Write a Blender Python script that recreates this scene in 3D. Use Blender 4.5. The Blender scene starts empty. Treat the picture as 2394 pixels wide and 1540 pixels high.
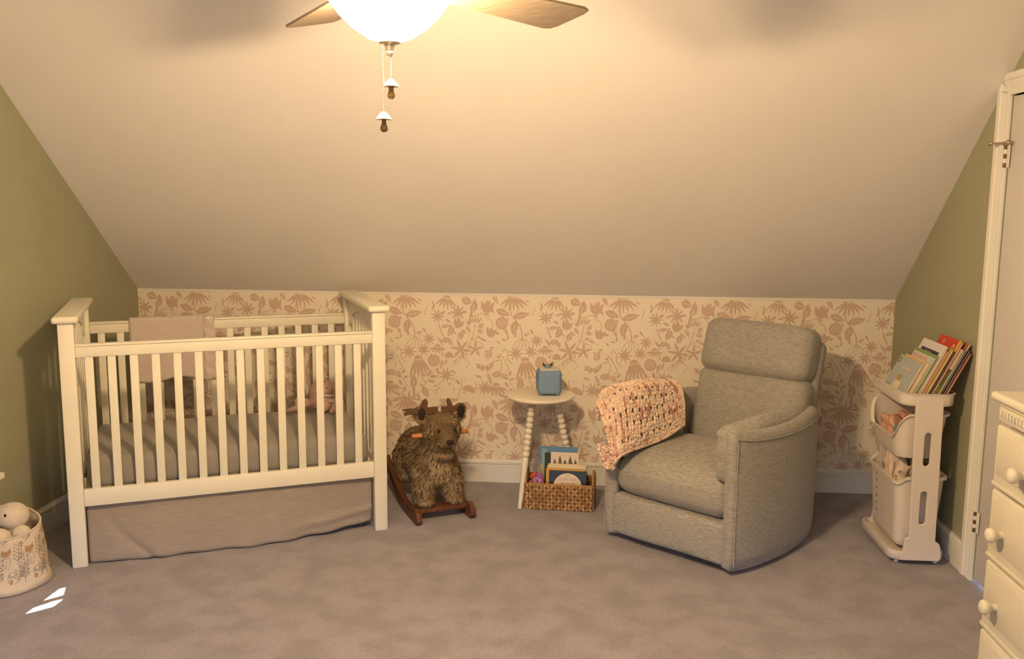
import bpy, bmesh, math, random
import numpy as np
from mathutils import Matrix, Vector

random.seed(4)
RNG = np.random.default_rng(4)
SC = bpy.context.scene
COL = SC.collection
PI = math.pi
R = math.radians

# ------------------------------------------------------------------ room measures
H_KNEE, SLOPE = 1.089, math.tan(0.7324)
XL, XR = -2.377, 1.884
Z_CEIL = 2.42
Y_FRONT = -5.8
RUN = (Z_CEIL - H_KNEE) / SLOPE

# ------------------------------------------------------------------ camera
def make_camera():
    yaw, pitch, roll = -0.0775, 0.1417, 0.0071
    f = Vector((math.sin(yaw) * math.cos(pitch), math.cos(yaw) * math.cos(pitch), -math.sin(pitch)))
    r0 = Vector((math.cos(yaw), -math.sin(yaw), 0))
    u0 = r0.cross(f)
    r = math.cos(roll) * r0 + math.sin(roll) * u0
    u = -math.sin(roll) * r0 + math.cos(roll) * u0
    cam = bpy.data.cameras.new('camera')
    cam.sensor_fit = 'HORIZONTAL'
    cam.sensor_width = 36
    cam.lens = 2088.3 / 2394 * 36
    cam.clip_start = 0.05
    o = bpy.data.objects.new('camera', cam)
    m = Matrix.Identity(4)
    for i in range(3):
        m[i][0], m[i][1], m[i][2] = r[i], u[i], -f[i]
    m[0][3], m[1][3], m[2][3] = 0.1846, -4.9682, 1.599
    o.matrix_world = m
    COL.objects.link(o)
    SC.camera = o
make_camera()

# ------------------------------------------------------------------ light and exposure
LAMP_COL = (1.0, 0.70, 0.37)
LAMP_STRENGTH = 140
BULB_WATTS = 115
SKY_STRENGTH = 30.0
SUN_STRENGTH = 60
SC.view_settings.view_transform = 'Standard'
SC.view_settings.look = 'None'
SC.view_settings.exposure = 0.0
SC.view_settings.gamma = 1.0
SC.view_settings.use_curve_mapping = False
wd = bpy.data.worlds.new('world')
SC.world = wd
wd.use_nodes = True
wn = wd.node_tree                            # open blue sky above, dull ground below the horizon
_tc = wn.nodes.new('ShaderNodeTexCoord')
_sx = wn.nodes.new('ShaderNodeSeparateXYZ')
_mr = wn.nodes.new('ShaderNodeMapRange')
_mr.inputs[1].default_value, _mr.inputs[2].default_value = 0.06, 0.18
_mx = wn.nodes.new('ShaderNodeMix')
_mx.data_type = 'RGBA'
_mx.inputs[6].default_value = (0.07, 0.07, 0.05, 1)
_mx.inputs[7].default_value = (0.50, 0.66, 1.0, 1)
wn.links.new(_tc.outputs['Generated'], _sx.inputs[0])
wn.links.new(_sx.outputs[2], _mr.inputs[0])
wn.links.new(_mr.outputs[0], _mx.inputs[0])
wn.links.new(_mx.outputs[2], wn.nodes['Background'].inputs[0])
wd.node_tree.nodes['Background'].inputs[1].default_value = SKY_STRENGTH
WIN = (-1.55, 0.35, 0.30, 0.98)              # window in the wall behind the camera: x0 x1 z0 z1
SUN_WIN = (-2.75, -1.99, 0.60, 1.50)            # unseen window added in the left wall for the sun patch: y0 y1 z0 z1
ld = bpy.data.lights.new('window_portal', 'AREA')
ld.shape = 'RECTANGLE'
ld.size, ld.size_y = WIN[1] - WIN[0], WIN[3] - WIN[2]
ld.cycles.is_portal = True
lo = bpy.data.objects.new('window_portal', ld)
lo.location = ((WIN[0] + WIN[1]) / 2, Y_FRONT - 0.05, (WIN[2] + WIN[3]) / 2)
lo.rotation_euler = (R(90), 0, 0)
COL.objects.link(lo)
sd = bpy.data.lights.new('sun', 'SUN')
sd.energy = SUN_STRENGTH
sd.angle = R(0.5)
sd.color = (1.0, 0.96, 1.0)
so = bpy.data.objects.new('sun', sd)
SUN_DIR = Vector((0.68, 0.70, -0.95)).normalized()
so.rotation_euler = SUN_DIR.to_track_quat('-Z', 'Y').to_euler()
so.location = (-6, -5, 6)
COL.objects.link(so)

# ------------------------------------------------------------------ materials
MATS = {}
def mat(name, col, rough=0.6, col2=None, scale=20, stretch=(1, 1, 1), contrast=(0.35, 0.65), bump=0.0, bscale=None,
        bstretch=None, spec=0.3, metal=0.0, emit=None, sheen=0.0, detail=4, attr=None, wave=None, sss=0):
    if name in MATS:
        return MATS[name]
    m = bpy.data.materials.new(name)
    m.use_nodes = True
    nt = m.node_tree
    b = nt.nodes['Principled BSDF']
    b.inputs['Base Color'].default_value = (*col, 1)
    b.inputs['Roughness'].default_value = rough
    b.inputs['Specular IOR Level'].default_value = spec
    b.inputs['Metallic'].default_value = metal
    if sheen:
        b.inputs['Sheen Weight'].default_value = sheen
    if emit:
        b.inputs['Emission Color'].default_value = (*emit[0], 1)
        b.inputs['Emission Strength'].default_value = emit[1]
    tc = nt.nodes.new('ShaderNodeTexCoord')
    def noise(sc, st, det):
        mp = nt.nodes.new('ShaderNodeMapping')
        mp.inputs['Scale'].default_value = st
        nt.links.new(tc.outputs['Object'], mp.inputs['Vector'])
        if wave:
            n = nt.nodes.new('ShaderNodeTexWave')
            n.inputs['Scale'].default_value = sc
            n.inputs['Distortion'].default_value = wave
            n.inputs['Detail'].default_value = det
            n.inputs['Detail Scale'].default_value = 1.5
        else:
            n = nt.nodes.new('ShaderNodeTexNoise')
            n.inputs['Scale'].default_value = sc
            n.inputs['Detail'].default_value = det
        nt.links.new(mp.outputs[0], n.inputs['Vector'])
        return n.outputs[1] if wave else n.outputs[0]
    src = None
    if attr:
        a = nt.nodes.new('ShaderNodeAttribute')
        a.attribute_name = attr
        nt.links.new(a.outputs['Color'], b.inputs['Base Color'])
    elif col2:
        f = noise(scale, stretch, detail)
        mr = nt.nodes.new('ShaderNodeMapRange')
        mr.inputs[1].default_value, mr.inputs[2].default_value = contrast
        mr.clamp = True
        nt.links.new(f, mr.inputs[0])
        mx = nt.nodes.new('ShaderNodeMix')
        mx.data_type = 'RGBA'
        mx.inputs[6].default_value = (*col, 1)
        mx.inputs[7].default_value = (*col2, 1)
        nt.links.new(mr.outputs[0], mx.inputs[0])
        nt.links.new(mx.outputs[2], b.inputs['Base Color'])
    if bump:
        f = noise(bscale or scale * 3, bstretch or stretch, 3)
        bp = nt.nodes.new('ShaderNodeBump')
        bp.inputs['Strength'].default_value = bump
        bp.inputs['Distance'].default_value = 0.004
        nt.links.new(f, bp.inputs['Height'])
        nt.links.new(bp.outputs[0], b.inputs['Normal'])
    MATS[name] = m
    return m

WHITE = mat('white_paint', (0.80, 0.78, 0.70), 0.35, (0.77, 0.75, 0.68), 6)
CRIBW = mat('crib_white_paint', (0.77, 0.73, 0.61), 0.38, (0.745, 0.705, 0.59), 8)
TRIMW = mat('trim_white_paint', (0.78, 0.76, 0.70), 0.4, (0.75, 0.73, 0.67), 5)
CEIL = mat('ceiling_paint', (0.79, 0.75, 0.71), 0.85, (0.765, 0.725, 0.685), 1.5, bump=0.05, bscale=160)
SAGE = mat('sage_wall_paint', (0.345, 0.34, 0.235), 0.75, (0.325, 0.32, 0.22), 2.0, bump=0.04, bscale=150)
PAPER = mat('wallpaper_cream', (0.86, 0.79, 0.66), 0.8, (0.74, 0.63, 0.51), 230, contrast=(0.50, 0.66), detail=2)
PRINT = mat('wallpaper_print_pink', (0.60, 0.435, 0.355), 0.8, (0.66, 0.495, 0.405), 160, contrast=(0.4, 0.7), detail=2)
CARPET = mat('carpet', (0.272, 0.246, 0.280), 0.95, (0.215, 0.193, 0.216), 7, contrast=(0.42, 0.60), detail=10, bump=0.9, bscale=260, sheen=0.3)
CHAIRF = mat('chair_fabric', (0.345, 0.325, 0.295), 0.9, (0.25, 0.235, 0.21), 55, stretch=(0.7, 0.7, 5.0), contrast=(0.42, 0.62), bump=0.35, bscale=120, bstretch=(1, 1, 4), sheen=0.2)
def carpet_grain():
    nt = CARPET.node_tree
    b = nt.nodes['Principled BSDF']
    src = b.inputs['Base Color'].links[0].from_socket
    tc = nt.nodes.new('ShaderNodeTexCoord')
    n = nt.nodes.new('ShaderNodeTexNoise')
    n.inputs['Scale'].default_value = 150
    n.inputs['Detail'].default_value = 3
    nt.links.new(tc.outputs['Object'], n.inputs['Vector'])
    mr = nt.nodes.new('ShaderNodeMapRange')
    mr.inputs[1].default_value, mr.inputs[2].default_value, mr.inputs[3].default_value, mr.inputs[4].default_value = 0.3, 0.7, 0.72, 1.28
    nt.links.new(n.outputs[0], mr.inputs[0])
    vm = nt.nodes.new('ShaderNodeVectorMath')
    vm.operation = 'SCALE'
    nt.links.new(src, vm.inputs[0])
    nt.links.new(mr.outputs[0], vm.inputs['Scale'])
    nt.links.new(vm.outputs[0], b.inputs['Base Color'])
carpet_grain()
DARK = mat('dark_plastic', (0.02, 0.02, 0.022), 0.6)
DARKCLOTH = mat('dark_under_cloth', (0.05, 0.055, 0.075), 0.9)

# ------------------------------------------------------------------ mesh builder
def T(x=0, y=0, z=0, rx=0, ry=0, rz=0, s=None):
    m = Matrix.Translation((x, y, z)) @ Matrix.Rotation(rz, 4, 'Z') @ Matrix.Rotation(ry, 4, 'Y') @ Matrix.Rotation(rx, 4, 'X')
    if s is not None:
        m = m @ Matrix.Diagonal((*s, 1))
    return m

class MB:
    def __init__(s):
        s.v, s.f, s.m, s.c = [], [], [], []
    def add(s, vs, fs, M=None, mi=0, col=None):
        o = len(s.v)
        for p in vs:
            s.v.append(tuple(M @ Vector(p)) if M is not None else tuple(p))
            s.c.append(col)
        flip = M is not None and M.determinant() < 0
        for f in fs:
            g = [i + o for i in f]
            s.f.append(g[::-1] if flip else g)
            s.m.append(mi)
        return s
    def box(s, c, d, bev=0.0, M=None, mi=0, seg=2):
        bm = bmesh.new()
        bmesh.ops.create_cube(bm, size=1)
        for v in bm.verts:
            v.co = Vector((v.co.x * d[0] + c[0], v.co.y * d[1] + c[1], v.co.z * d[2] + c[2]))
        if bev:
            bmesh.ops.bevel(bm, geom=list(bm.edges), offset=min(bev, min(d) * 0.49), segments=seg, profile=0.5, affect='EDGES')
        bm.verts.index_update()
        s.add([v.co[:] for v in bm.verts], [[v.index for v in f.verts] for f in bm.faces], M, mi)
        bm.free()
        return s
    def lathe(s, prof, n=24, M=None, mi=0, col=None):
        vs, fs = [], []
        k = len(prof)
        for r, z in prof:
            for i in range(n):
                a = 2 * PI * i / n
                vs.append((max(r, 1e-5) * math.cos(a), max(r, 1e-5) * math.sin(a), z))
        for j in range(k - 1):
            for i in range(n):
                i2 = (i + 1) % n
                fs.append([j * n + i, j * n + i2, (j + 1) * n + i2, (j + 1) * n + i])
        fs.append(list(range(n))[::-1])
        fs.append([(k - 1) * n + i for i in range(n)])
        return s.add(vs, fs, M, mi, col)
    def ell(s, c, r, nu=16, nv=10, M=None, mi=0, col=None, rot=None):
        vs, fs = [], []
        q = rot or Matrix.Identity(3)
        for j in range(1, nv):
            b = -PI / 2 + PI * j / nv
            for i in range(nu):
                a = 2 * PI * i / nu
                p = q @ Vector((r[0] * math.cos(b) * math.cos(a), r[1] * math.cos(b) * math.sin(a), r[2] * math.sin(b)))
                vs.append((p.x + c[0], p.y + c[1], p.z + c[2]))
        for sg in (-1, 1):
            p = q @ Vector((0, 0, sg * r[2]))
            vs.append((p.x + c[0], p.y + c[1], p.z + c[2]))
        for j in range(nv - 2):
            for i in range(nu):
                i2 = (i + 1) % nu
                fs.append([j * nu + i, j * nu + i2, (j + 1) * nu + i2, (j + 1) * nu + i])
        S, N = len(vs) - 2, len(vs) - 1
        for i in range(nu):
            i2 = (i + 1) % nu
            fs.append([i2, i, S])
            fs.append([(nv - 2) * nu + i, (nv - 2) * nu + i2, N])
        return s.add(vs, fs, M, mi, col)
    def tube(s, pts, rad, n=10, M=None, mi=0, col=None, closed=False):
        pts = [Vector(p) for p in pts]
        k = len(pts)
        if not hasattr(rad, '__len__'):
            rad = [rad] * k
        vs, fs = [], []
        up = None
        for j in range(k):
            if closed:
                t = (pts[(j + 1) % k] - pts[j - 1]).normalized()
            else:
                t = (pts[min(j + 1, k - 1)] - pts[max(j - 1, 0)]).normalized()
            if up is None:
                up = Vector((0, 0, 1)) if abs(t.z) < 0.9 else Vector((1, 0, 0))
            a = t.cross(up).normalized()
            up = a.cross(t).normalized()
            for i in range(n):
                w = 2 * PI * i / n
                vs.append(pts[j] + rad[j] * (math.cos(w) * a + math.sin(w) * up))
        for j in range(k if closed else k - 1):
            j2 = (j + 1) % k
            for i in range(n):
                i2 = (i + 1) % n
                fs.append([j * n + i, j2 * n + i, j2 * n + i2, j * n + i2][::-1])
        if not closed:
            fs.append(list(range(n)))
            fs.append([(k - 1) * n + i for i in range(n)][::-1])
        return s.add(vs, fs, M, mi, col)
    def prism(s, poly, z0, z1, M=None, mi=0):
        n = len(poly)
        area = sum(poly[i][0] * poly[(i + 1) % n][1] - poly[(i + 1) % n][0] * poly[i][1] for i in range(n))
        if area < 0:
            poly = poly[::-1]
        vs = [(x, y, z0) for x, y in poly] + [(x, y, z1) for x, y in poly]
        fs = [list(range(n))[::-1], [n + i for i in range(n)]]
        for i in range(n):
            j = (i + 1) % n
            fs.append([i, j, n + j, n + i])
        return s.add(vs, fs, M, mi)
    def loft(s, rings, cap=True, closed=True, M=None, mi=0):
        n = len(rings[0])
        vs = [p for r in rings for p in r]
        fs = []
        for j in range(len(rings) - 1):
            for i in range(n if closed else n - 1):
                i2 = (i + 1) % n
                fs.append([j * n + i, j * n + i2, (j + 1) * n + i2, (j + 1) * n + i])
        if cap:
            fs.append(list(range(n))[::-1])
            fs.append([(len(rings) - 1) * n + i for i in range(n)])
        return s.add(vs, fs, M, mi)
    def grid(s, fn, nu, nv, M=None, mi=0, thick=0.0):
        P = [[Vector(fn(i / nu, j / nv)) for i in range(nu + 1)] for j in range(nv + 1)]
        vs, fs = [], []
        w = nu + 1
        for row in P:
            vs += [tuple(p) for p in row]
        for j in range(nv):
            for i in range(nu):
                fs.append([j * w + i, j * w + i + 1, (j + 1) * w + i + 1, (j + 1) * w + i])
        if thick:
            o = len(vs)
            for j in range(nv + 1):
                for i in range(nu + 1):
                    du = P[j][min(i + 1, nu)] - P[j][max(i - 1, 0)]
                    dv = P[min(j + 1, nv)][i] - P[max(j - 1, 0)][i]
                    nn = du.cross(dv)
                    nn = nn.normalized() if nn.length > 1e-12 else Vector((0, 0, 1))
                    vs.append(tuple(P[j][i] - nn * thick))
            for j in range(nv):
                for i in range(nu):
                    fs.append([o + j * w + i, o + (j + 1) * w + i, o + (j + 1) * w + i + 1, o + j * w + i + 1])
            for i in range(nu):
                a, b = i, i + 1
                fs.append([b, a, o + a, o + b])
                a, b = nv * w + i, nv * w + i + 1
                fs.append([a, b, o + b, o + a])
            for j in range(nv):
                a, b = j * w, (j + 1) * w
                fs.append([a, b, o + b, o + a])
                a, b = j * w + nu, (j + 1) * w + nu
                fs.append([b, a, o + a, o + b])
        return s.add(vs, fs, M, mi)
    def rbox(s, c, d, r, n=6, puff=(0, 0, 0), M=None, mi=0, fn=None, arc=4):
        h = [x / 2 for x in d]
        rr = min(r, min(h) * 0.98)
        vs, idx, fs = [], {}, []
        def samples(hh):
            a = [hh - rr + rr * math.tan(PI / 4 * k / arc) for k in range(1, arc + 1)]
            inner = list(np.linspace(-(hh - rr), hh - rr, n + 1)) if hh - rr > 1e-4 else [0.0]
            return [-x for x in a[::-1]] + inner + a
        S = [samples(x) for x in h]
        def vid(p):
            key = tuple(round(x, 6) for x in p)
            if key in idx:
                return idx[key]
            inn = [max(-(h[i] - rr), min(h[i] - rr, p[i])) for i in range(3)]
            dd = Vector([p[i] - inn[i] for i in range(3)])
            q = Vector(inn) + dd.normalized() * rr
            u = [q[i] / h[i] for i in range(3)]
            for ax in range(3):
                if puff[ax]:
                    a, b = (ax + 1) % 3, (ax + 2) % 3
                    q[ax] += u[ax] * puff[ax] * max(0, 1 - u[a] ** 2) * max(0, 1 - u[b] ** 2)
            q = (q.x + c[0], q.y + c[1], q.z + c[2])
            if fn:
                q = fn(*q)
            idx[key] = len(vs)
            vs.append(tuple(q))
            return idx[key]
        for ax in range(3):
            a, b = (ax + 1) % 3, (ax + 2) % 3
            for sg in (-1, 1):
                A, B = S[a], S[b]
                for i in range(len(A) - 1):
                    for j in range(len(B) - 1):
                        q = []
                        for (ii, jj) in ((i, j), (i + 1, j), (i + 1, j + 1), (i, j + 1)):
                            p = [0, 0, 0]
                            p[ax] = sg * h[ax]
                            p[a], p[b] = A[ii], B[jj]
                            q.append(vid(p))
                        fs.append(q if sg > 0 else q[::-1])
        return s.add(vs, fs, M, mi)
    def mesh(s, name, mats, smooth=35):
        me = bpy.data.meshes.new(name)
        me.from_pydata(s.v, [], s.f)
        for m in (mats if isinstance(mats, (list, tuple)) else [mats]):
            me.materials.append(m)
        if any(s.m):
            me.polygons.foreach_set('material_index', s.m)
        if smooth is not None:
            me.polygons.foreach_set('use_smooth', [True] * len(me.polygons))
            if smooth < 180:
                me.set_sharp_from_angle(angle=R(smooth))
        if any(c is not None for c in s.c):
            a = me.color_attributes.new('tint', 'FLOAT_COLOR', 'POINT')
            flat = []
            for c in s.c:
                flat += list(c or (1, 1, 1)) + [1]
            a.data.foreach_set('color', flat)
        me.update()
        return me
    def build(s, name, mats, parent=None, smooth=35, **kw):
        return link(name, s.mesh(name, mats, smooth), parent, **kw)

def link(name, me, parent=None, label=None, cat=None, group=None, kind=None, loc=None, rz=None, M=None):
    o = bpy.data.objects.new(name, me)
    COL.objects.link(o)
    if parent is not None:
        o.parent = parent
    if M is not None:
        o.matrix_local = M
    if loc is not None:
        o.location = loc
    if rz is not None:
        o.rotation_euler = (0, 0, rz)
    if label: o['label'] = label
    if cat: o['category'] = cat
    if group: o['group'] = group
    if kind: o['kind'] = kind
    return o

def thing(name, label, cat, loc=(0, 0, 0), rz=0, group=None):
    return link(name, None, None, label, cat, group, loc=loc, rz=rz)

def curve_shape(outlines, depth, bevel=0.0, M=None):
    """flat outline (with holes) extruded by depth, centred on z = 0"""
    cu = bpy.data.curves.new('tmp', 'CURVE')
    cu.dimensions = '2D'
    cu.fill_mode = 'BOTH'
    cu.extrude = depth / 2 - bevel
    cu.bevel_depth = bevel
    cu.bevel_resolution = 1
    for ol in outlines:
        sp = cu.splines.new('POLY')
        sp.points.add(len(ol) - 1)
        for p, q in zip(sp.points, ol):
            p.co = (q[0], q[1], 0, 1)
        sp.use_cyclic_u = True
    return _eval(cu, M)

def text_shape(body, size, depth, M):
    cu = bpy.data.curves.new('tmp', 'FONT')
    cu.body = body
    cu.size = size
    cu.extrude = depth
    cu.align_x = 'CENTER'
    cu.align_y = 'CENTER'
    return _eval(cu, M)

def _eval(cu, M):
    o = bpy.data.objects.new('tmp', cu)
    COL.objects.link(o)
    dg = bpy.context.evaluated_depsgraph_get()
    dg.update()
    me = bpy.data.meshes.new_from_object(o.evaluated_get(dg))
    vs = [tuple(v.co) for v in me.vertices]
    fs = [list(p.vertices) for p in me.polygons]
    bpy.data.objects.remove(o)
    bpy.data.meshes.remove(me)
    bpy.data.curves.remove(cu)
    mb = MB()
    mb.add(vs, fs, M)
    return mb

def merged(mb, name, mats, voxel=0.006, smooth_it=4):
    """fuse overlapping lumps into one continuous skin"""
    me = mb.mesh('tmp', mats, 180)
    o = bpy.data.objects.new('tmp', me)
    COL.objects.link(o)
    r = o.modifiers.new('r', 'REMESH')
    r.mode = 'VOXEL'
    r.voxel_size = voxel
    q = o.modifiers.new('s', 'SMOOTH')
    q.factor = 0.6
    q.iterations = smooth_it
    dg = bpy.context.evaluated_depsgraph_get()
    dg.update()
    out = bpy.data.meshes.new_from_object(o.evaluated_get(dg))
    bpy.data.objects.remove(o)
    out.name = name
    out.materials.clear()
    for m in (mats if isinstance(mats, (list, tuple)) else [mats]):
        out.materials.append(m)
    out.polygons.foreach_set('use_smooth', [True] * len(out.polygons))
    return out

def wob(x, y, z, a=1.0):
    return (math.sin(x * 31 * a + 1.7 * math.sin(y * 23 * a)) + math.sin(y * 37 * a + 2.1 * math.sin(z * 29 * a)) + math.sin(z * 41 * a + 1.3 * math.sin(x * 27 * a))) / 3

# ================================================================== THE ROOM
YZ = Matrix(((0, 0, 1, 0), (1, 0, 0, 0), (0, 1, 0, 0), (0, 0, 0, 1)))     # (a, b, c) -> x = c, y = a, z = b
XZ = Matrix(((1, 0, 0, 0), (0, 0, -1, 0), (0, 1, 0, 0), (0, 0, 0, 1)))    # (a, b, c) -> x = a, y = -c, z = b

MB().box(((XL + XR) / 2, Y_FRONT / 2, -0.05), (XR - XL + 0.2, -Y_FRONT + 0.2, 0.1)).build('floor', CARPET, kind='structure', smooth=None)
WB = MB().box(((XL + XR) / 2, 0.05, H_KNEE / 2), (XR - XL + 0.2, 0.1, H_KNEE)).build('wall_back', PAPER, kind='structure', smooth=None)
gable = [(0, 0), (0, H_KNEE), (-RUN, Z_CEIL), (Y_FRONT + RUN, Z_CEIL), (Y_FRONT, H_KNEE), (Y_FRONT, 0)]
DOOR = (-1.93, -1.168, 0.0, 2.035)
hole = lambda q: [(q[0], q[2]), (q[1], q[2]), (q[1], q[3]), (q[0], q[3])]
gr = [(0, 0), (0, H_KNEE), (-RUN, Z_CEIL), (Y_FRONT + RUN, Z_CEIL), (Y_FRONT, H_KNEE), (Y_FRONT, 0), (DOOR[0], 0), (DOOR[0], DOOR[3]), (DOOR[1], DOOR[3]), (DOOR[1], 0)]
curve_shape([gr], 0.1, M=T(XR + 0.05) @ YZ).build('wall_right', SAGE, kind='structure', smooth=None)
curve_shape([gable, hole(SUN_WIN)], 0.1, M=T(XL - 0.05) @ YZ).build('wall_left', SAGE, kind='structure', smooth=None)
front = [(XL - 0.1, 0), (XR + 0.1, 0), (XR + 0.1, H_KNEE), (XL - 0.1, H_KNEE)]
curve_shape([front, hole(WIN)], 0.1, M=T(0, Y_FRONT - 0.05) @ XZ).build('wall_front', SAGE, kind='structure', smooth=None)
cx = XR - XL + 0.2
def slab(name, p0, p1):
    n = 0.1
    d = Vector((p1[0] - p0[0], p1[1] - p0[1])).normalized()
    up = Vector((-d.y, d.x)) if -d.x * 0 + d.x >= 0 else Vector((d.y, -d.x))
    e = d * 0.06
    poly = [(p0[0] - e.x, p0[1] - e.y), (p1[0] + e.x, p1[1] + e.y), (p1[0] + e.x + up.x * n, p1[1] + e.y + up.y * n), (p0[0] - e.x + up.x * n, p0[1] - e.y + up.y * n)]
    MB().prism(poly, XL - 0.1, XR + 0.1, M=YZ).build(name, CEIL, kind='structure', smooth=None)
slab('ceiling', (0, H_KNEE), (-RUN, Z_CEIL))
slab('ceiling', (-RUN, Z_CEIL), (Y_FRONT + RUN, Z_CEIL))
slab('ceiling', (Y_FRONT + RUN, Z_CEIL), (Y_FRONT, H_KNEE))
# pale strip along the top of the wallpaper
MB().box(((XL + XR) / 2, -0.002, H_KNEE - 0.005), (XR - XL, 0.004, 0.010)).build('trim_1', CEIL, kind='structure', smooth=None)

# baseboards: board, bead and cap as one moulded run
BB = [(0, 0), (0.016, 0), (0.016, 0.100), (0.012, 0.103), (0.012, 0.107), (0.019, 0.109), (0.019, 0.121), (0.012, 0.123), (0.010, 0.127), (0.010, 0.133), (0, 0.133)]
def baseboard(name, a, b, inward):
    # runs from a to b along the foot of a wall; inward is the unit vector into the room
    mb = MB()
    rings = []
    for p in (a, b):
        rings.append([(p[0] + inward[0] * d, p[1] + inward[1] * d, z) for d, z in BB])
    mb.loft(rings)
    bm = bmesh.new()
    me = mb.mesh(name, TRIMW, None)
    bm.from_mesh(me)
    bmesh.ops.recalc_face_normals(bm, faces=bm.faces)
    bm.to_mesh(me)
    bm.free()
    link(name, me, kind='structure')
CAS = 0.086                                      # casing width
baseboard('baseboard_back', (XL, 0), (XR, 0), (0, -1))
baseboard('baseboard_left', (XL, 0), (XL, Y_FRONT), (1, 0))
baseboard('baseboard_right', (XR, 0), (XR, DOOR[1] + CAS), (-1, 0))
baseboard('baseboard_right', (XR, DOOR[0] - CAS), (XR, Y_FRONT), (-1, 0))
baseboard('baseboard_front', (XL, Y_FRONT), (XR, Y_FRONT), (0, 1))

# ------------------------------------------------------------------ wallpaper print
def wallpaper():
    K = 0.6116 / 1178.0
    X0 = -2.2519 + 3 * 0.6116 - 945 * K          # world x of pattern x = 0
    Z0 = 1.0085 + 165 * K
    polys, lights = [], []
    def P(pts, l=False):
        (lights if l else polys).append(pts)
    def leaf(x, y, L, w, a, vein=True):
        L, w = L * 1.12, w * 1.16
        a = R(a)
        c, s = math.cos(a), math.sin(a)
        pts = []
        for t in np.linspace(0, 1, 9):
            pts.append((-L / 2 + L * t, w / 2 * math.sin(PI * t ** 0.8)))
        for t in np.linspace(1, 0, 9)[1:-1]:
            pts.append((-L / 2 + L * t, -w / 2 * math.sin(PI * t ** 0.8)))
        P([(x + c * u - s * v, y + s * u + c * v) for u, v in pts])
        if vein and w > 34:
            P([(x + c * u - s * v, y + s * u + c * v) for u, v in ((-L * .3, 2.5), (L * .3, 2), (L * .3, -2), (-L * .3, -2.5))], True)
    def star(x, y, r, n=8, inner=0.34, rot=0, wide=0.5):
        r *= 1.06
        for k in range(n):
            a = rot + 360 * k / n
            leaf(x + math.cos(R(a)) * r * .55, y + math.sin(R(a)) * r * .55, r * .95, r * wide * 2.6 / n + 6, a, False)
        disc(x, y, r * inner)
    def disc(x, y, r, l=False, n=16, sq=1.0):
        P([(x + r * math.cos(2 * PI * k / n), y + r * sq * math.sin(2 * PI * k / n)) for k in range(n)], l)
    def ring(x, y, r, w, l=True):
        stroke([(x + r * math.cos(2 * PI * k / 18), y + r * math.sin(2 * PI * k / 18)) for k in range(19)], w, l)
    def stroke(pts, w=9, l=False):
        pts = [np.array(p, float) for p in pts]
        if len(pts) > 2:                          # smooth the line
            q = []
            n = len(pts)
            for i in range(n - 1):
                p0, p1, p2, p3 = pts[max(i - 1, 0)], pts[i], pts[i + 1], pts[min(i + 2, n - 1)]
                for t in (0, .33, .66):
                    q.append(.5 * (2 * p1 + (p2 - p0) * t + (2 * p0 - 5 * p1 + 4 * p2 - p3) * t * t + (3 * p1 - p0 - 3 * p2 + p3) * t ** 3))
            q.append(pts[-1])
            pts = q
        L, Rr = [], []
        for i, p in enumerate(pts):
            d = pts[min(i + 1, len(pts) - 1)] - pts[max(i - 1, 0)]
            d = d / (np.hypot(*d) + 1e-9)
            nn = np.array((-d[1], d[0])) * w / 2
            L.append(p + nn); Rr.append(p - nn)
        for i in range(len(pts) - 1):
            P([L[i], L[i + 1], Rr[i + 1], Rr[i]], l)
    def cone(x, y, s=1.0, rot=0, n=7, spread=100, L=115):
        # cone flower: domed head and drooping petals
        c, sn = math.cos(R(rot)), math.sin(R(rot))
        def q(u, v): return (x + c * u - sn * v, y + sn * u + c * v)
        P([q(38 * s * math.cos(a), -34 * s * math.sin(a)) for a in np.linspace(0, PI, 9)])
        for k in range(n):
            f = (k / (n - 1) - .5)
            a = 90 - f * spread
            px, py = q(f * 66 * s + math.cos(R(a)) * L * s * .5, 8 * s + math.sin(R(a)) * L * s * .5)
            leaf(px, py, L * s, 21 * s, a + rot, False)
    def tulip(x, y, r, rot=0):
        r *= 1.1
        c, s = math.cos(R(rot)), math.sin(R(rot))
        pts = [(-.9, -.9), (-.45, -.35), (-.05, -1.0), (.4, -.4), (1, -.85), (.9, .1), (.5, .7), (0, .95), (-.55, .7), (-.9, .1)]
        P([(x + r * (c * u - s * v), y + r * (s * u + c * v)) for u, v in pts])
    def bird(x, y, a, s=1.0):
        c, sn = math.cos(R(a)), math.sin(R(a))
        def q(u, v): return (x + s * (c * u - sn * v), y + s * (sn * u + c * v))
        body = [(-58, 0), (-30, -30), (10, -42), (50, -38), (72, -52), (94, -42), (112, -34), (94, -24), (84, -4), (56, 26), (10, 36), (-30, 22)]
        P([q(*p) for p in body])
        P([q(*p) for p in ((-46, -14), (-40, 16), (-150, 36), (-158, 18), (-128, 8))])
        stroke([q(*p) for p in ((-40, 4), (-5, -8), (38, -6))], 5, True); stroke([q(*p) for p in ((-36, 14), (0, 6), (24, 8))], 4, True)
        disc(*q(84, -38), 4.5, True, 8)
    def butterfly(x, y, s=1.0):
        for sg in (-1, 1):
            P([(x + sg * u * s, y + v * s) for u, v in ((0, 10), (40, -12), (112, -62 if sg > 0 else -24), (86, 10), (58, 44), (26, 66), (4, 40))])
            P([(x + sg * u * s, y + v * s) for u, v in ((30, 8), (50, -2), (70, -14 if sg > 0 else -4), (62, 4), (42, 14))], True)
    # --- the repeat, in pattern units (x right, y down)
    cone(200, 45, 1.15, 0, 7, 110, 125)
    stroke([(60, 36), (130, 24), (260, 26), (360, 38)], 16)
    stroke([(168, 150), (168, 225), (225, 300), (282, 390), (296, 490)], 13)
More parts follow.
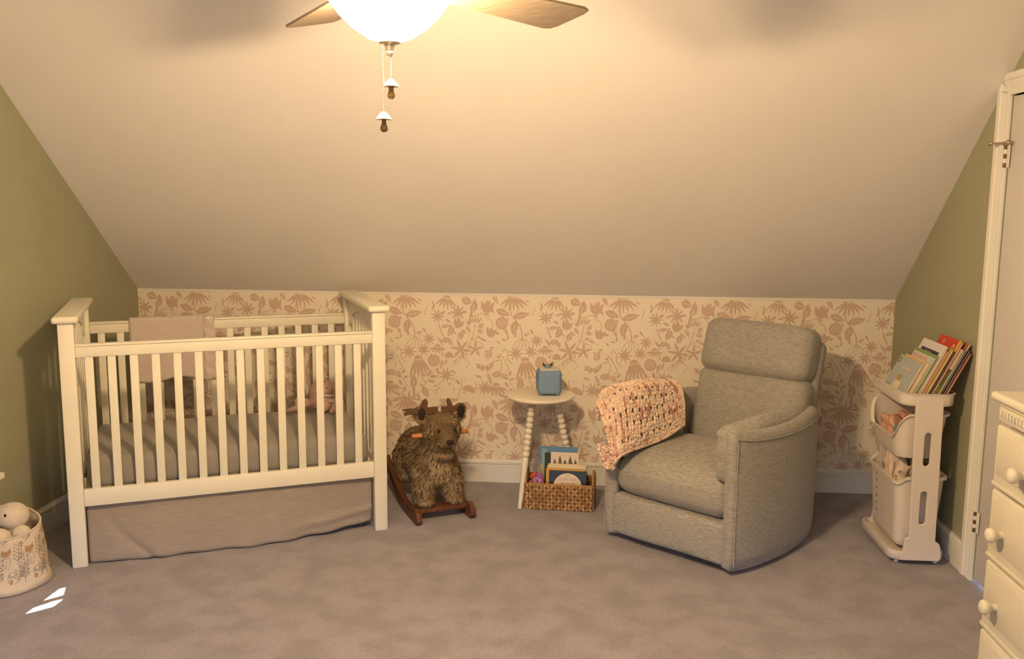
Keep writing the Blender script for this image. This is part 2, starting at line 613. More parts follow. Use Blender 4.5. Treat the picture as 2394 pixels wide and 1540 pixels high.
    for e in ((205, 585), (262, 590), (298, 610), (335, 592), (378, 560)):
        stroke([(296, 490), ((296 + e[0]) / 2 + (e[0] - 296) * .2, 530), e], 7)
    leaf(85, 215, 150, 68, 22); leaf(285, 240, 170, 66, -14); leaf(206, 380, 140, 70, 100)
    disc(70, 330, 63); ring(70, 330, 40, 4); ring(70, 330, 18, 4)
    for k in range(14): leaf(70 + 62 * math.cos(k * .4488), 330 + 62 * math.sin(k * .4488), 26, 18, R(0) + math.degrees(k * .4488), False)
    stroke([(430, 160), (400, 250)], 8)
    cone(650, 60, 1.0, 8, 6, 90, 120); stroke([(560, 34), (650, 24), (760, 34)], 14)
    leaf(868, 92, 110, 78, 25); leaf(1180, 70, 110, 40, 60)
    star(770, 220, 84); star(545, 265, 74, 9); star(450, 515, 66, 9, rot=10)
    star(225, 660, 78, 9); star(390, 635, 66, 8, rot=20); star(640, 915, 80, 9)
    star(1065, 1050, 78, 9, rot=12); star(800, 625, 112, 6, .22, 10, .42); star(960, 620, 86, 5, .22, -15, .38)
    bird(940, 175, -62, .95)
    tulip(1090, 155, 68, 5); stroke([(1100, 215), (1104, 262)], 8)
    stroke([(905, 262), (985, 245), (1055, 228), (1085, 275), (1135, 305), (1155, 375)], 8)
    tulip(1132, 432, 54, 12)
    tulip(775, 340, 54, 18); disc(888, 330, 24); leaf(690, 430, 110, 60, 120)
    stroke([(560, 360), (590, 440), (612, 490)], 14); leaf(635, 372, 95, 36, -8); leaf(662, 312, 70, 24, 30); leaf(612, 225, 60, 20, -60)
    stroke([(872, 625), (905, 540), (938, 460), (962, 335)], 9)
    for k in range(5): leaf(962 + (k - 2) * 24, 285 - 8 * abs(2 - k) * -1, 74, 15, -90 + (k - 2) * 16, False)
    leaf(885, 405, 82, 34, 60); leaf(1022, 362, 70, 40, -50); leaf(1016, 424, 66, 40, 15); leaf(800, 476, 84, 56, 110); leaf(838, 432, 70, 22, 40)
    stroke([(915, 522), (990, 495), (1050, 510)], 8); leaf(1050, 516, 80, 22, 25)
    stroke([(945, 530), (1010, 545), (1048, 580)], 7)
    leaf(640, 525, 90, 50, -20); leaf(690, 555, 70, 40, 60); cone(545, 600, .85, 0, 6, 130, 85)
    leaf(585, 545, 90, 16, -110, False); leaf(560, 520, 80, 14, -120, False)
    cone(330, 740, 1.2, -8, 6, 50, 170)
    stroke([(352, 900), (392, 975), (410, 1005), (375, 1050)], 9)
    leaf(505, 935, 76, 28, -12); leaf(478, 988, 70, 26, 5); leaf(455, 900, 80, 24, -58); stroke([(410, 1005), (450, 960), (500, 880)], 7)
    disc(502, 755, 66); ring(502, 755, 42, 4); ring(502, 755, 20, 4)
    leaf(590, 800, 110, 30, 108); leaf(636, 775, 80, 18, 105, False); leaf(545, 880, 90, 26, 75)
    P([(670 + 48 * math.cos(a), 715 - 60 * math.sin(a)) for a in np.linspace(-.1, PI + .1, 11)])
    for e in ((690, 795), (725, 815), (770, 800), (800, 760)): stroke([(815, 690), ((815 + e[0]) / 2, 735), e], 6)
    stroke([(815, 700), (870, 740), (905, 800)], 7)
    butterfly(1068, 800, .95)
    stroke([(92, 600), (140, 650), (140, 720), (195, 785)], 10); stroke([(40, 660), (95, 720), (150, 830), (120, 860)], 9); stroke([(20, 690), (75, 770), (60, 870)], 8)
    stroke([(1100, 740), (1105, 640)], 6)
    for yy in (640, 672, 700): leaf(1128, yy - 8, 48, 20, -40, False); leaf(1082, yy, 40, 16, 220, False)
    bird(280, 1020, -82, 1.0)
    leaf(408, 1112, 130, 62, 62); leaf(168, 1090, 90, 30, 110); leaf(130, 1010, 70, 26, 60)
    stroke([(120, 880), (160, 970), (205, 1040)], 7); leaf(165, 880, 60, 26, -70); leaf(190, 945, 50, 26, -30); leaf(38, 890, 90, 46, 20); leaf(110, 935, 60, 24, 200)
    cone(12, 1025, 1.1, 0, 7, 130, 100)
    stroke([(700, 940), (745, 975), (775, 1015)], 8); stroke([(805, 945), (812, 1020), (790, 1090), (770, 1165)], 8); leaf(770, 990, 70, 22, 40)
    P([(882 + 66 * math.cos(a), 1085 - 66 * math.sin(a)) for a in np.linspace(-.35, PI * .95, 12)])
    stroke([(965, 985), (970, 1040), (945, 1110)], 11)
    stroke([(545, 1050), (520, 1130)], 10); stroke([(575, 990), (560, 1080)], 6); stroke([(445, 1060), (490, 1100), (560, 1060)], 6)
    leaf(1000, 925, 80, 22, 20); leaf(1120, 945, 120, 30, 65); leaf(1185, 905, 80, 44, 25); stroke([(1170, 930), (1240, 905)], 6)
    for k in range(4): leaf(1225 + k * 24, 905, 64, 13, -70 - k * 12, False)
    leaf(700, 1195, 150, 44, -6); leaf(600, 1205, 70, 44, 20); star(215, 1205, 95, 7, .25, 20, .42); leaf(100, 1195, 150, 34, -20); leaf(80, 1130, 110, 26, 200)
    leaf(330, 1165, 90, 26, 70); leaf(480, 700, 40, 18, 50, False); leaf(1000, 480, 50, 16, 10, False); leaf(400, 420, 60, 22, 60); leaf(340, 450, 56, 30, -30); leaf(220, 460, 60, 24, 100)
    leaf(130, 440, 90, 14, 80, False); leaf(108, 420, 80, 12, 60, False); leaf(1150, 200, 60, 22, 70); leaf(30, 440, 40, 26, 0); leaf(500, 160, 70, 20, -70, False)
    # scattered small leaves and dots filling the open ground
    rg = random.Random(11)
    for _ in range(70):
        x, y = rg.uniform(0, 1178), rg.uniform(0, 1165)
        if rg.random() < .6: leaf(x, y, rg.uniform(34, 62), rg.uniform(12, 20), rg.uniform(0, 360), False)
        else: disc(x, y, rg.uniform(5, 10), n=8)
    for name, plist, yy, m in (('wallpaper_print', polys, -0.0008, PRINT), ('wallpaper_print_detail', lights, -0.0026, PAPER)):
        mb = MB()
        for rx in range(-4, 6):
            for rz in range(0, 2):
                for pk, pts in enumerate(plist):
                    ox, oz = X0 + rx * 1178 * K, Z0 - rz * 1165 * K
                    w = [(ox + p[0] * K, oz - p[1] * K) for p in pts]
                    # clip to the wall
                    w = [(min(max(a, XL + .001), XR - .001), min(max(b, 0.12), H_KNEE - .016)) for a, b in w]
                    xs = [a for a, b in w]; zs = [b for a, b in w]
                    if max(xs) - min(xs) < .001 or max(zs) - min(zs) < .001:
                        continue
                    ar = sum(w[i][0] * w[(i + 1) % len(w)][1] - w[(i + 1) % len(w)][0] * w[i][1] for i in range(len(w)))
                    if ar < 0:
                        w = w[::-1]
                    mb.add([(a, yy - 3e-6 * pk, b) for a, b in w], [list(range(len(w)))])
        o = mb.build(name, m, WB, smooth=None)
        o['kind'] = 'stuff'
        if name == 'wallpaper_print':
            o['label'] = 'dusty pink print of flowers, leaves, birds and butterflies'
wallpaper()

# ------------------------------------------------------------------ windows, added sun patch blind
def window(n, M, w, h, wood):
    r = link('window_%d' % n, None, kind='structure', M=M)
    f = MB()
    for z in (0.02, h - 0.02): f.box((w / 2, 0, z), (w, 0.05, 0.04), 0.004)
    for x in (0.02, w - 0.02): f.box((x, 0, h / 2), (0.04, 0.05, h - 0.08), 0.004)
    f.build('window_frame', wood, r)
    MB().box((w / 2, 0, h / 2), (w - 0.08, 0.03, 0.022), 0.003).build('muntin', wood, r)
    MB().box((w / 2, 0, h / 2), (0.022, 0.03, h - 0.08), 0.003).build('muntin', wood, r)
    return r
window(1, T(WIN[0], Y_FRONT - 0.05, WIN[2]), WIN[1] - WIN[0], WIN[3] - WIN[2], TRIMW)
window(2, T(XL - 0.06, SUN_WIN[0], SUN_WIN[2], rz=R(90)), SUN_WIN[1] - SUN_WIN[0], SUN_WIN[3] - SUN_WIN[2], TRIMW)  # added out of view, lets in the sun for the patch
bl = thing('sun_patch_blind', 'unseen white blind added to shape the sun patch on the carpet', 'blind', (XL, (SUN_WIN[0] + SUN_WIN[1]) / 2, SUN_WIN[2]))
bh = SUN_WIN[3] - SUN_WIN[2]
bw = SUN_WIN[1] - SUN_WIN[0]
BLW = mat('blind_cloth', (0.72, 0.70, 0.66), 0.8)
MB().box((0.011, 0, 0.085 + (bh + 0.02 - 0.085) / 2), (0.008, bw + 0.08, bh + 0.02 - 0.085)).build('cloth', BLW, bl)
MB().tube([(0.026, -bw / 2 - 0.04, bh + 0.04), (0.026, bw / 2 + 0.04, bh + 0.04)], 0.024, 14).build('roller', BLW, bl)
# lower hem of the added blind, cut so two openings shape the sun patch
h0 = bw / 2
for hem in ([(-h0 - .04, -0.02), (h0 - 0.33, -0.02), (h0 - 0.315, 0.03), (h0 - 0.30, 0.05), (h0 - 0.325, 0.086), (-h0 - .04, 0.086)],
            [(h0 - 0.225, -0.02), (h0 - 0.17, -0.02), (h0 - 0.165, 0.02), (h0 - 0.16, 0.086), (h0 - 0.215, 0.086), (h0 - 0.205, 0.04)],
            [(h0 - 0.16, 0.055), (h0 - 0.05, 0.006), (h0 - 0.05, -0.02), (h0 + .04, -0.02), (h0 + .04, 0.086), (h0 - 0.16, 0.086)]):
    MB().prism(hem, 0.007, 0.015, M=YZ).build('hem', BLW, bl, smooth=None)

# ------------------------------------------------------------------ door
STEEL = mat('worn_nickel', (0.45, 0.36, 0.26), 0.35, metal=0.9)
BRASSD = mat('dark_hinge', (0.16, 0.10, 0.06), 0.45, metal=0.6)
def door():
    d = link('door_1', None, kind='structure', loc=(XR, DOOR[1], 0))
    w = DOOR[1] - DOOR[0]
    MB().box((0.022, -w / 2, 1.02), (0.035, w - 0.006, 2.02), 0.002).build('panel', mat('door_white', (0.66, 0.63, 0.62), 0.5), d)
    for z, stop in ((1.795, True), (0.262, False)):
        h = MB()
        h.box((-0.003, -0.012, 0), (0.004, 0.022, 0.09), 0.001, M=T(z=z))
        ho = h.build('hinge', TRIMW, d)
        for k in range(5):
            mb = MB().lathe([(0.0062, -0.0085), (0.0068, -0.007), (0.0068, 0.007), (0.0062, 0.0085)], 12, M=T(-0.008, 0.004, z - 0.036 + k * 0.018))
            mb.build('knuckle', TRIMW if k % 2 else BRASSD, ho)
        if stop:
            mb = MB().tube([(-0.05, 0.03, z + 0.052), (-0.008, 0.004, z + 0.052), (-0.02, -0.04, z + 0.052)], 0.004, 8)
            mb.ell((-0.054, 0.032, z + 0.052), (0.011, 0.011, 0.011), 10, 6)
            mb.ell((-0.02, -0.044, z + 0.052), (0.011, 0.011, 0.011), 10, 6)
            mb.box((-0.008, 0.004, z + 0.05), (0.02, 0.02, 0.016), 0.003)
            mb.build('hinge_pin_stop', STEEL, ho)
    # moulded casing: stile, stile, head (each cut under the slope of the ceiling)
    prof = [(0, 0), (0, 0.010), (0.006, 0.013), (0.020, 0.013), (0.023, 0.009), (0.030, 0.012), (0.056, 0.016), (0.062, 0.021), (CAS, 0.021), (CAS, 0)]
    for nm, y0, sg in (('trim_2', DOOR[1], 1), ('trim_3', DOOR[0], -1)):
        rings = [[], []]
        for dist, dep in prof:
            y = y0 + sg * dist
            zt = min(DOOR[3] + dist, H_KNEE - y * SLOPE - 0.001 + 0.0)
            rings[0].append((XR - dep, y, 0))
            rings[1].append((XR - dep, y, zt))
        mb = MB().loft(rings)
        fixn(mb, nm)
    rings = [[], []]
    for dist, dep in prof:
        z = DOOR[3] + dist
        yr = min(DOOR[1] + dist, -(z - H_KNEE) / SLOPE)
        rings[0].append((XR - dep, DOOR[0] - dist, z))
        rings[1].append((XR - dep, yr, z))
    fixn(MB().loft(rings), 'trim_4')
    # jamb lining
    MB().box((XR + 0.05, (DOOR[0] + DOOR[1]) / 2, DOOR[3] + 0.004), (0.1, w, 0.008)).build('trim_5', TRIMW, kind='structure')

def fixn(mb, name, m=None, parent=None, kind='structure', smooth=30, **kw):
    me = mb.mesh(name, m or TRIMW, smooth)
    bm = bmesh.new()
    bm.from_mesh(me)
    bmesh.ops.recalc_face_normals(bm, faces=bm.faces)
    bm.to_mesh(me)
    bm.free()
    return link(name, me, parent, kind=kind, **kw)
door()

# ================================================================== CRIB
CO, CA = (-2.0091, -1.4139, 0), 0.4403
CL, CW, CH, PW = 1.40, 0.776, 1.1086, 0.062
def crib():
    t = thing('baby_crib', 'white slatted wooden baby crib with flat capped ends', 'crib', CO, CA)
    post = MB().box((0, 0, (CH - 0.03) / 2), (PW, 0.05, CH - 0.03), 0.004).mesh('post', CRIBW)
    for x in (PW / 2, CL - PW / 2):
        for y in (0.025, CW - 0.025):
            link('post', post, t, loc=(x, y, 0))
    slat = MB().box((0, 0, 0), (0.034, 0.014, 0.605), 0.003).mesh('slat', CRIBW)
    for side, y in (('front', 0.02), ('back', CW - 0.02)):
        MB().box((CL / 2, y, 0.953), (CL - 2 * PW, 0.026, 0.046), 0.004).box((CL / 2, y, 0.982), (CL - 2 * PW, 0.032, 0.012), 0.004).build('top_rail', CRIBW, t)
        MB().box((CL / 2, y, 0.309), (CL - 2 * PW, 0.026, 0.077), 0.004).build('bottom_rail', CRIBW, t)
        for k in range(14):
            link('slat', slat, t, loc=(0.113 + k * 0.0887, y, 0.64))
    eslat = MB().box((0, 0, 0), (0.014, 0.030, 0.70), 0.003).mesh('end_slat', CRIBW)
    for x in (PW / 2, CL - PW / 2):
        # cap board
        MB().rbox((x, CW / 2, CH - 0.015), (PW + 0.042, CW + 0.04, 0.030), 0.013, n=2).build('cap', CRIBW, t)
        # header with an arched lower edge
        y0, y1 = 0.05, CW - 0.05
        pts = [(y0, CH - 0.03), (y0, 0.93)]
        pts += [(y0 + 0.05, 0.93), (y0 + 0.075, 0.945), (y0 + 0.09, 0.97)]
        for k in range(13):
            a = k / 12
            yy = y0 + 0.10 + (y1 - y0 - 0.20) * a
            pts.append((yy, 0.99 + 0.045 * math.sin(PI * a)))
        pts += [(y1 - 0.09, 0.97), (y1 - 0.075, 0.945), (y1 - 0.05, 0.93), (y1, 0.93), (y1, CH - 0.03)]
        curve_shape([pts], 0.024, M=T(x) @ YZ).build('end_header', CRIBW, t)
        MB().box((x, CW / 2, 0.309), (0.026, CW - 0.10, 0.077), 0.004).build('end_rail', CRIBW, t)
        for k in range(7):
            link('end_slat', eslat, t, loc=(x, 0.05 + (CW - 0.10) * (k + 1) / 8, 0.68))
    MB().box((CL / 2, CW / 2, 0.315), (CL - 0.10, CW - 0.09, 0.016), 0.003).build('mattress_support', CRIBW, t)
    for x in (PW + 0.006, CL - PW - 0.006):
        MB().box((x, 0.036, 0.372), (0.010, 0.008, 0.045), 0.002).build('bracket', STEEL, t)
    return t
crib()
CM = T(*CO) @ Matrix.Rotation(CA, 4, 'Z')

def mattress():
    SHEET = mat('grey_sheet', (0.28, 0.255, 0.225), 0.9, (0.25, 0.23, 0.20), 5, bump=0.25, bscale=300, sheen=0.2)
    def wr(x, y, z):
        k = max(0.0, 1 - abs(z - 0.40) / 0.07)
        side = min(y, 0.70 - y)
        if side < 0.02:
            y += (1 if y < .3 else -1) * -0.004 * k * (0.5 + math.sin(x * 46 + (z - 0.3) * 30 * math.sin(x * 3.0)))
        if z > 0.44:
            z += 0.003 * math.sin(x * 9 + y * 3) * math.sin(y * 11)
        return (x, y, z)
    t = thing('crib_mattress', 'thick mattress in a grey fitted sheet lying inside the crib', 'mattress', CM @ Vector((0.07, 0.045, 0)), CA)
    mb = MB().rbox((0.63, 0.343, 0.398), (1.255, 0.672, 0.15), 0.045, n=44, puff=(0, 0, 0.008), fn=wr)
    mb.build('fitted_sheet', SHEET, t, smooth=180)
    # gathered elastic edge of the sheet
    e = []
    for k in range(80):
        a = k / 80 * 4
        i, f = int(a), a - int(a)
        q = [(0.03 + 1.2 * f, 0.016), (1.246, 0.03 + 0.626 * f), (1.23 - 1.2 * f, 0.67), (0.014, 0.656 - 0.626 * f)][i]
        e.append((q[0], q[1], 0.335 + 0.002 * math.sin(k * 2.1)))
    MB().tube(e, 0.006, 6, closed=True).build('elastic_edge', SHEET, t, smooth=180)
mattress()

def skirt():
    SK = mat('linen_skirt', (0.33, 0.275, 0.235), 0.95, (0.295, 0.245, 0.21), 18, stretch=(1, 1, 6), bump=0.3, bscale=220)
    t = thing('crib_skirt', 'plain oatmeal linen skirt hanging below the crib rail to the carpet', 'crib skirt', CO, CA)
    x0, x1 = 0.067, CL - 0.067
    def f(u, v):
        x = x0 + (x1 - x0) * u
        top = 0.306
        hem = 0.004 + 0.003 * math.sin(u * 23) ** 2 + 0.034 * max(0, (u - .60) / .4) ** 2
        z = top + (hem - top) * v
        y = 0.046 - 0.012 * v - 0.040 * v * max(0, 1 - abs(u - 0.45) / .6) + 0.045 * v * max(0, u - .8) / .2
        y += v * (0.010 * math.sin(u * 17 + v) + 0.006 * math.sin(u * 41 + 2 * v))
        y += 0.012 * math.exp(-((u - 0.05 - 0.16 * v ** 2) / 0.018) ** 2) * v          # slanting fold at the corner
        y -= 0.010 * math.exp(-((v - 0.80 + 0.3 * (u - .8)) / 0.05) ** 2) * max(0, min(1, (u - .62) * 6))
        return (x, y, z)
    MB().grid(f, 110, 22, thick=0.003).build('front_panel', SK, t, smooth=180)
    for x in (x0 + .01, x1 - .01):
        def g(u, v, x=x):
            return (x + 0.006 * math.sin(u * 20) * v, 0.055 + 0.66 * u, 0.306 - 0.29 * v)
        MB().grid(g, 20, 6, thick=0.003).build('side_panel', SK, t, smooth=180)
    for q in (0.29, 0.52, 0.655):
        pts = [Vector(f(q + .004 * math.sin(k), k / 16)) + Vector((0, -0.0005, 0)) for k in range(17)]
        MB().tube(pts, 0.0014, 5).build('seam', SK, t)
skirt()

def crib_blanket():
    KN = mat('blush_fleece', (0.56, 0.475, 0.43), 0.95, (0.53, 0.45, 0.405), 30, bump=0.4, bscale=260, sheen=0.4)
    SAT = mat('blush_satin', (0.62, 0.53, 0.49), 0.22, (0.52, 0.44, 0.40), 40, stretch=(1, 1, .4), spec=0.6)
    t = thing('baby_blanket', 'folded pale pink blanket with satin edge hung over the far crib rail', 'blanket', CO, CA)
    yr = CW - 0.02
    def prof(v, u):
        # over the rail: front fall, top, back fall
        L = v * 0.66
        fall = 0.318 + 0.012 * math.sin(u * 7 + 1)
        if L < fall:
            return (yr - 0.026 - 0.006 * math.sin(u * 12) * (1 - L / fall), 0.994 - (fall - L))
        if L < fall + 0.06:
            a = PI * (L - fall) / 0.06
            return (yr - 0.026 * math.cos(a), 0.994 + 0.008 * math.sin(a))
        return (yr + 0.026, 0.994 - (L - fall - 0.06))
    def strip(xa, xb):
        def f(u, v):
            x = xa + (xb - xa) * u
            y, z = prof(v, x * 3)
            return (x + 0.01 * (1 - v) * 0.3, y, z)
        return f
    MB().grid(strip(0.245, 0.602), 24, 60, thick=0.007).build('fleece', KN, t, smooth=180)
    def sat(u, v):
        x = 0.600 + 0.056 * u + 0.005 * math.sin(v * 40)
        y, z = prof(v, x * 3)
        return (x, y - 0.004 * math.sin(u * PI) + 0.002 * math.sin(v * 60 + u * 4), z)
    MB().grid(sat, 8, 90, thick=0.007).build('satin_edge', SAT, t, smooth=180)
crib_blanket()

def plush_pink():
    PK = mat('pink_plush', (0.60, 0.39, 0.32), 0.95, (0.54, 0.34, 0.28), 40, bump=0.5, bscale=300, sheen=0.5)
    p = CM @ Vector((1.20, 0.60, 0.4815))
    t = thing('plush_bunny', 'pink plush toy with long floppy limbs slumped on the crib mattress', 'soft toy', p, CA - 0.25)
    mb = MB()
    mb.ell((0, 0, 0.055), (0.05, 0.042, 0.055), 18, 12)
    mb.ell((0.0, -0.005, 0.125), (0.047, 0.043, 0.043), 18, 12)
    mb.ell((-0.004, -0.040, 0.112), (0.022, 0.02, 0.018), 12, 8)
    def limb(pts, r):
        mb.tube(pts, r, 10)
        mb.ell(pts[-1], (r[-1] * 1.05,) * 3, 10, 8)
    limb([(0.03, 0.01, 0.15), (0.055, 0.0, 0.135), (0.075, -0.01, 0.09), (0.085, -0.02, 0.045)], [.014, .018, .020, .016])
    limb([(-0.03, 0.01, 0.15), (-0.05, -0.01, 0.14), (-0.058, -0.02, 0.10), (-0.062, -0.03, 0.055)], [.013, .017, .018, .014])
    limb([(-0.03, -0.01, 0.06), (-0.08, -0.03, 0.045), (-0.13, -0.05, 0.03), (-0.19, -0.055, 0.014)], [.022, .017, .015, .012])
    limb([(0.02, -0.02, 0.03), (0.0, -0.07, 0.025), (-0.02, -0.11, 0.018)], [.022, .018, .017])
    limb([(0.03, -0.01, 0.05), (0.06, -0.05, 0.04), (0.045, -0.09, 0.016)], [.020, .017, .015])
    limb([(-0.02, 0.0, 0.03), (-0.09, -0.01, 0.04), (-0.125, -0.03, 0.055)], [.024, .026, .030])
    me = merged(mb, 'body', PK, 0.005, 4)
    link('body', me, t)
    for x in (-0.022, 0.016):
        MB().ell((x, -0.0475, 0.133), (0.0035, 0.003, 0.0035), 8, 6).build('eye', DARK, t)
    SC_ = mat('cream_ribbon', (0.62, 0.55, 0.45), 0.8)
    pts = [(0.045 * math.cos(a), -0.004 + 0.04 * math.sin(a), 0.088 + 0.004 * math.sin(a * 3)) for a in np.linspace(0, 2 * PI, 22)[:-1]]
    MB().tube(pts, 0.007, 6, closed=True).build('neck_ribbon', SC_, t, smooth=180)
    MB().rbox((0.055, -0.052, 0.062), (0.06, 0.012, 0.018), 0.005, n=3).build('ribbon_tail', SC_, t, smooth=180)
plush_pink()

# ================================================================== ROCKING TOY
def rocking_toy():
    WOOD = mat('dark_rocker_wood', (0.155, 0.060, 0.025), 0.4, (0.09, 0.033, 0.015), 14, stretch=(6, 1, 1))
    DOW = mat('orange_dowel_wood', (0.50, 0.21, 0.07), 0.45, (0.42, 0.17, 0.055), 30)
    FUR = mat('brown_fur', (0.2, 0.13, 0.07), 0.85, attr='tint', spec=0.15)
    SKIN = mat('fur_backing', (0.17, 0.115, 0.065), 0.95, (0.10, 0.065, 0.035), 25)
    FELT = mat('antler_felt', (0.10, 0.055, 0.03), 0.95)
    t = thing('rocking_toy', 'shaggy brown plush rocking animal with felt antlers on wooden rockers', 'rocking toy', (-0.588, -0.468, 0), R(27.2))
    def rock(y): return 0.002 + 0.62 * (y + 0.15) ** 2 if y > -0.15 else 0.002 + 0.5 * (y + 0.15) ** 2
    lower = [(y, rock(y)) for y in np.linspace(-0.245, 0.33, 24)]
    upper = [(y, rock(y) + 0.052 + 0.018 * math.exp(-((y + 0.20) / 0.05) ** 2)) for y in np.linspace(0.335, -0.225, 24)]
    tip = [(-0.252, 0.062), (-0.262, 0.045), (-0.262, 0.025)]
    for x in (-0.142, 0.142):
        curve_shape([lower + upper + tip], 0.028, 0.004, M=T(x) @ YZ).build('rocker', WOOD, t)
    MB().box((0, -0.168, 0.056), (0.258, 0.075, 0.022), 0.004).build('footboard', WOOD, t)
    MB().box((0, 0.16, 0.115), (0.258, 0.075, 0.022), 0.004).build('footboard', WOOD, t)
    mb = MB()
    mb.ell((0, 0.07, 0.265), (0.115, 0.20, 0.115))
    mb.ell((0, 0.17, 0.275), (0.128, 0.125, 0.125))
    mb.ell((0, -0.075, 0.26), (0.110, 0.105, 0.130))
    mb.ell((0, -0.12, 0.36), (0.070, 0.072, 0.085))
    mb.ell((0.005, -0.165, 0.462), (0.100, 0.090, 0.090))
    mb.ell((0.005, -0.225, 0.430), (0.062, 0.060, 0.052))
    mb.ell((0.005, -0.262, 0.418), (0.042, 0.040, 0.036))
    mb.ell((0.005, -0.205, 0.378), (0.058, 0.042, 0.045))
    for s in (-1, 1):
        mb.tube([(s * 0.066, -0.09, 0.25), (s * 0.076, -0.125, 0.17), (s * 0.076, -0.155, 0.092)], [0.058, 0.050, 0.043], 14)
        mb.ell((s * 0.076, -0.170, 0.096), (0.042, 0.050, 0.028))
        mb.tube([(s * 0.075, 0.18, 0.26), (s * 0.085, 0.19, 0.20), (s * 0.085, 0.165, 0.155)], [0.075, 0.058, 0.046], 14)
        mb.ell((s * 0.085, 0.15, 0.155), (0.043, 0.05, 0.028))
        mb.ell((s * 0.098 + 0.005, -0.145, 0.545), (0.038, 0.018, 0.050), rot=Matrix.Rotation(s * 0.5, 3, 'Y'))
    body = merged(mb, 'body', SKIN, 0.011, 5)
    bo = link('body', body, t)
    # fur: thin blades all over the hide
    nv = len(body.vertices)
    co = np.zeros(nv * 3); body.vertices.foreach_get('co', co); co = co.reshape(-1, 3)
    body.calc_loop_triangles()
    tri = np.zeros(len(body.loop_triangles) * 3, int); body.loop_triangles.foreach_get('vertices', tri); tri = tri.reshape(-1, 3)
    A, B, C = co[tri[:, 0]], co[tri[:, 1]], co[tri[:, 2]]
    nrm = np.cross(B - A, C - A); ar = np.linalg.norm(nrm, axis=1); nrm /= ar[:, None] + 1e-12
    N = 42000
    pick = RNG.choice(len(tri), N, p=ar / ar.sum())
    u = RNG.random((N, 2)); sw = u.sum(1) > 1; u[sw] = 1 - u[sw]
    p = A[pick] + (B - A)[pick] * u[:, :1] + (C - A)[pick] * u[:, 1:]
    n = nrm[pick]
    ok = ~((np.abs(p[:, 0]) < 0.02) & (p[:, 1] < -0.27))
    p, n = p[ok], n[ok]
    N = len(p)
    flow = np.stack([0.1 * np.sign(p[:, 0]), 0.25 + 0 * p[:, 0], -0.75 + 0 * p[:, 0]], 1)
    d = n * 0.32 + flow * 0.95 + RNG.normal(0, 0.15, (N, 3)); d /= np.linalg.norm(d, axis=1)[:, None]
    face = (p[:, 1] < -0.16) & (p[:, 2] > 0.36)
    ln = np.where(face, 0.014, 0.027) * RNG.uniform(0.6, 1.25, N)
    low = p[:, 2] < 0.10
    ln = np.where(low, 0.010, ln)
    sd_ = np.cross(d, n + RNG.normal(0, .3, (N, 3))); sd_ /= np.linalg.norm(sd_, axis=1)[:, None] + 1e-9
    w = 0.0016 * RNG.uniform(.7, 1.3, N)
    tip_ = p + d * ln[:, None] + n * 0.001
    mid = p + d * ln[:, None] * .5 + n * 0.002
    vs = np.stack([p - sd_ * w[:, None], p + sd_ * w[:, None], mid + sd_ * w[:, None] * .8, mid - sd_ * w[:, None] * .8, tip_], 1).reshape(-1, 3)
    me = bpy.data.meshes.new('fur')
    k = np.arange(N) * 5
    faces = np.stack([k, k + 1, k + 2, k + 3], 1).tolist() + np.stack([k + 3, k + 2, k + 4], 1).tolist()
    me.from_pydata(vs.tolist(), [], faces)
    base = np.array([0.175, 0.110, 0.055]); pale = np.array([0.36, 0.26, 0.15]); dk = np.array([0.065, 0.038, 0.02])
    f = np.clip(0.5 + 0.5 * np.sin(p[:, 0] * 38 + 3 * np.sin(p[:, 2] * 21)) * np.sin(p[:, 2] * 30 + p[:, 1] * 24) + RNG.normal(0, .28, N), 0, 1)
    c = base * (1 - f[:, None]) + pale * f[:, None]
    dkm = (RNG.random(N) < 0.28)[:, None]
    c = np.where(dkm, dk, c)
    chest = ((np.abs(p[:, 0]) < .05) & (p[:, 1] < -.1) & (p[:, 2] > .2) & (p[:, 2] < .36))[:, None]
    c = np.where(chest & ~dkm, pale * 1.15, c)
    snout = ((p[:, 1] < -.235) & (p[:, 2] > .43))[:, None]
    c = np.where(snout, base * .7, c)
    cc = np.repeat(np.concatenate([c, np.ones((N, 1))], 1), 5, 0)
    ca = me.color_attributes.new('tint', 'FLOAT_COLOR', 'POINT')
    ca.data.foreach_set('color', cc.ravel())
    me.materials.append(FUR)
    link('fur', me, bo, kind='stuff')
    MB().rbox((0.005, -0.303, 0.428), (0.038, 0.018, 0.024), 0.009, n=2).build('nose', mat('nose_brown', (0.03, 0.012, 0.008), 0.5), t, smooth=180)
    for x in (-0.038, 0.046):
        MB().ell((x, -0.258, 0.478), (0.008, 0.006, 0.008), 10, 8).build('eye', mat('glass_eye', (0.01, 0.006, 0.004), 0.1, spec=0.8), t, smooth=180)
    for s in (-1, 1):
        MB().ell((s * 0.104 + 0.005, -0.166, 0.548), (0.020, 0.007, 0.032), 12, 8, ).build('inner_ear', mat('ear_dark', (0.025, 0.018, 0.013), 0.95), t, smooth=180)
    MB().tube([(-0.148, -0.16, 0.437), (-0.143, -0.16, 0.437), (0.143, -0.16, 0.437), (0.148, -0.16, 0.437)], [0.010, 0.012, 0.012, 0.010], 14).build('handle_bar', DOW, t)
    for s, ln_ in ((-1, 1.0), (1, 0.62)):
        pts = [(0, -0.013), (0.10, -0.016), (0.165, -0.010), (0.20, -0.013), (0.203, -0.003), (0.18, 0.004), (0.205, 0.014), (0.17, 0.016), (0.11, 0.012),
               (0.085, 0.050), (0.068, 0.058), (0.058, 0.045), (0.066, 0.014), (0, 0.014)]
        M = T(s * 0.012, -0.155, 0.560, rx=R(75)) @ Matrix.Diagonal((s * ln_ * 0.85, 1 if s < 0 else .9, 1, 1))
        curve_shape([pts], 0.014, 0.003, M=M).build('antler', FELT, t)
rocking_toy()

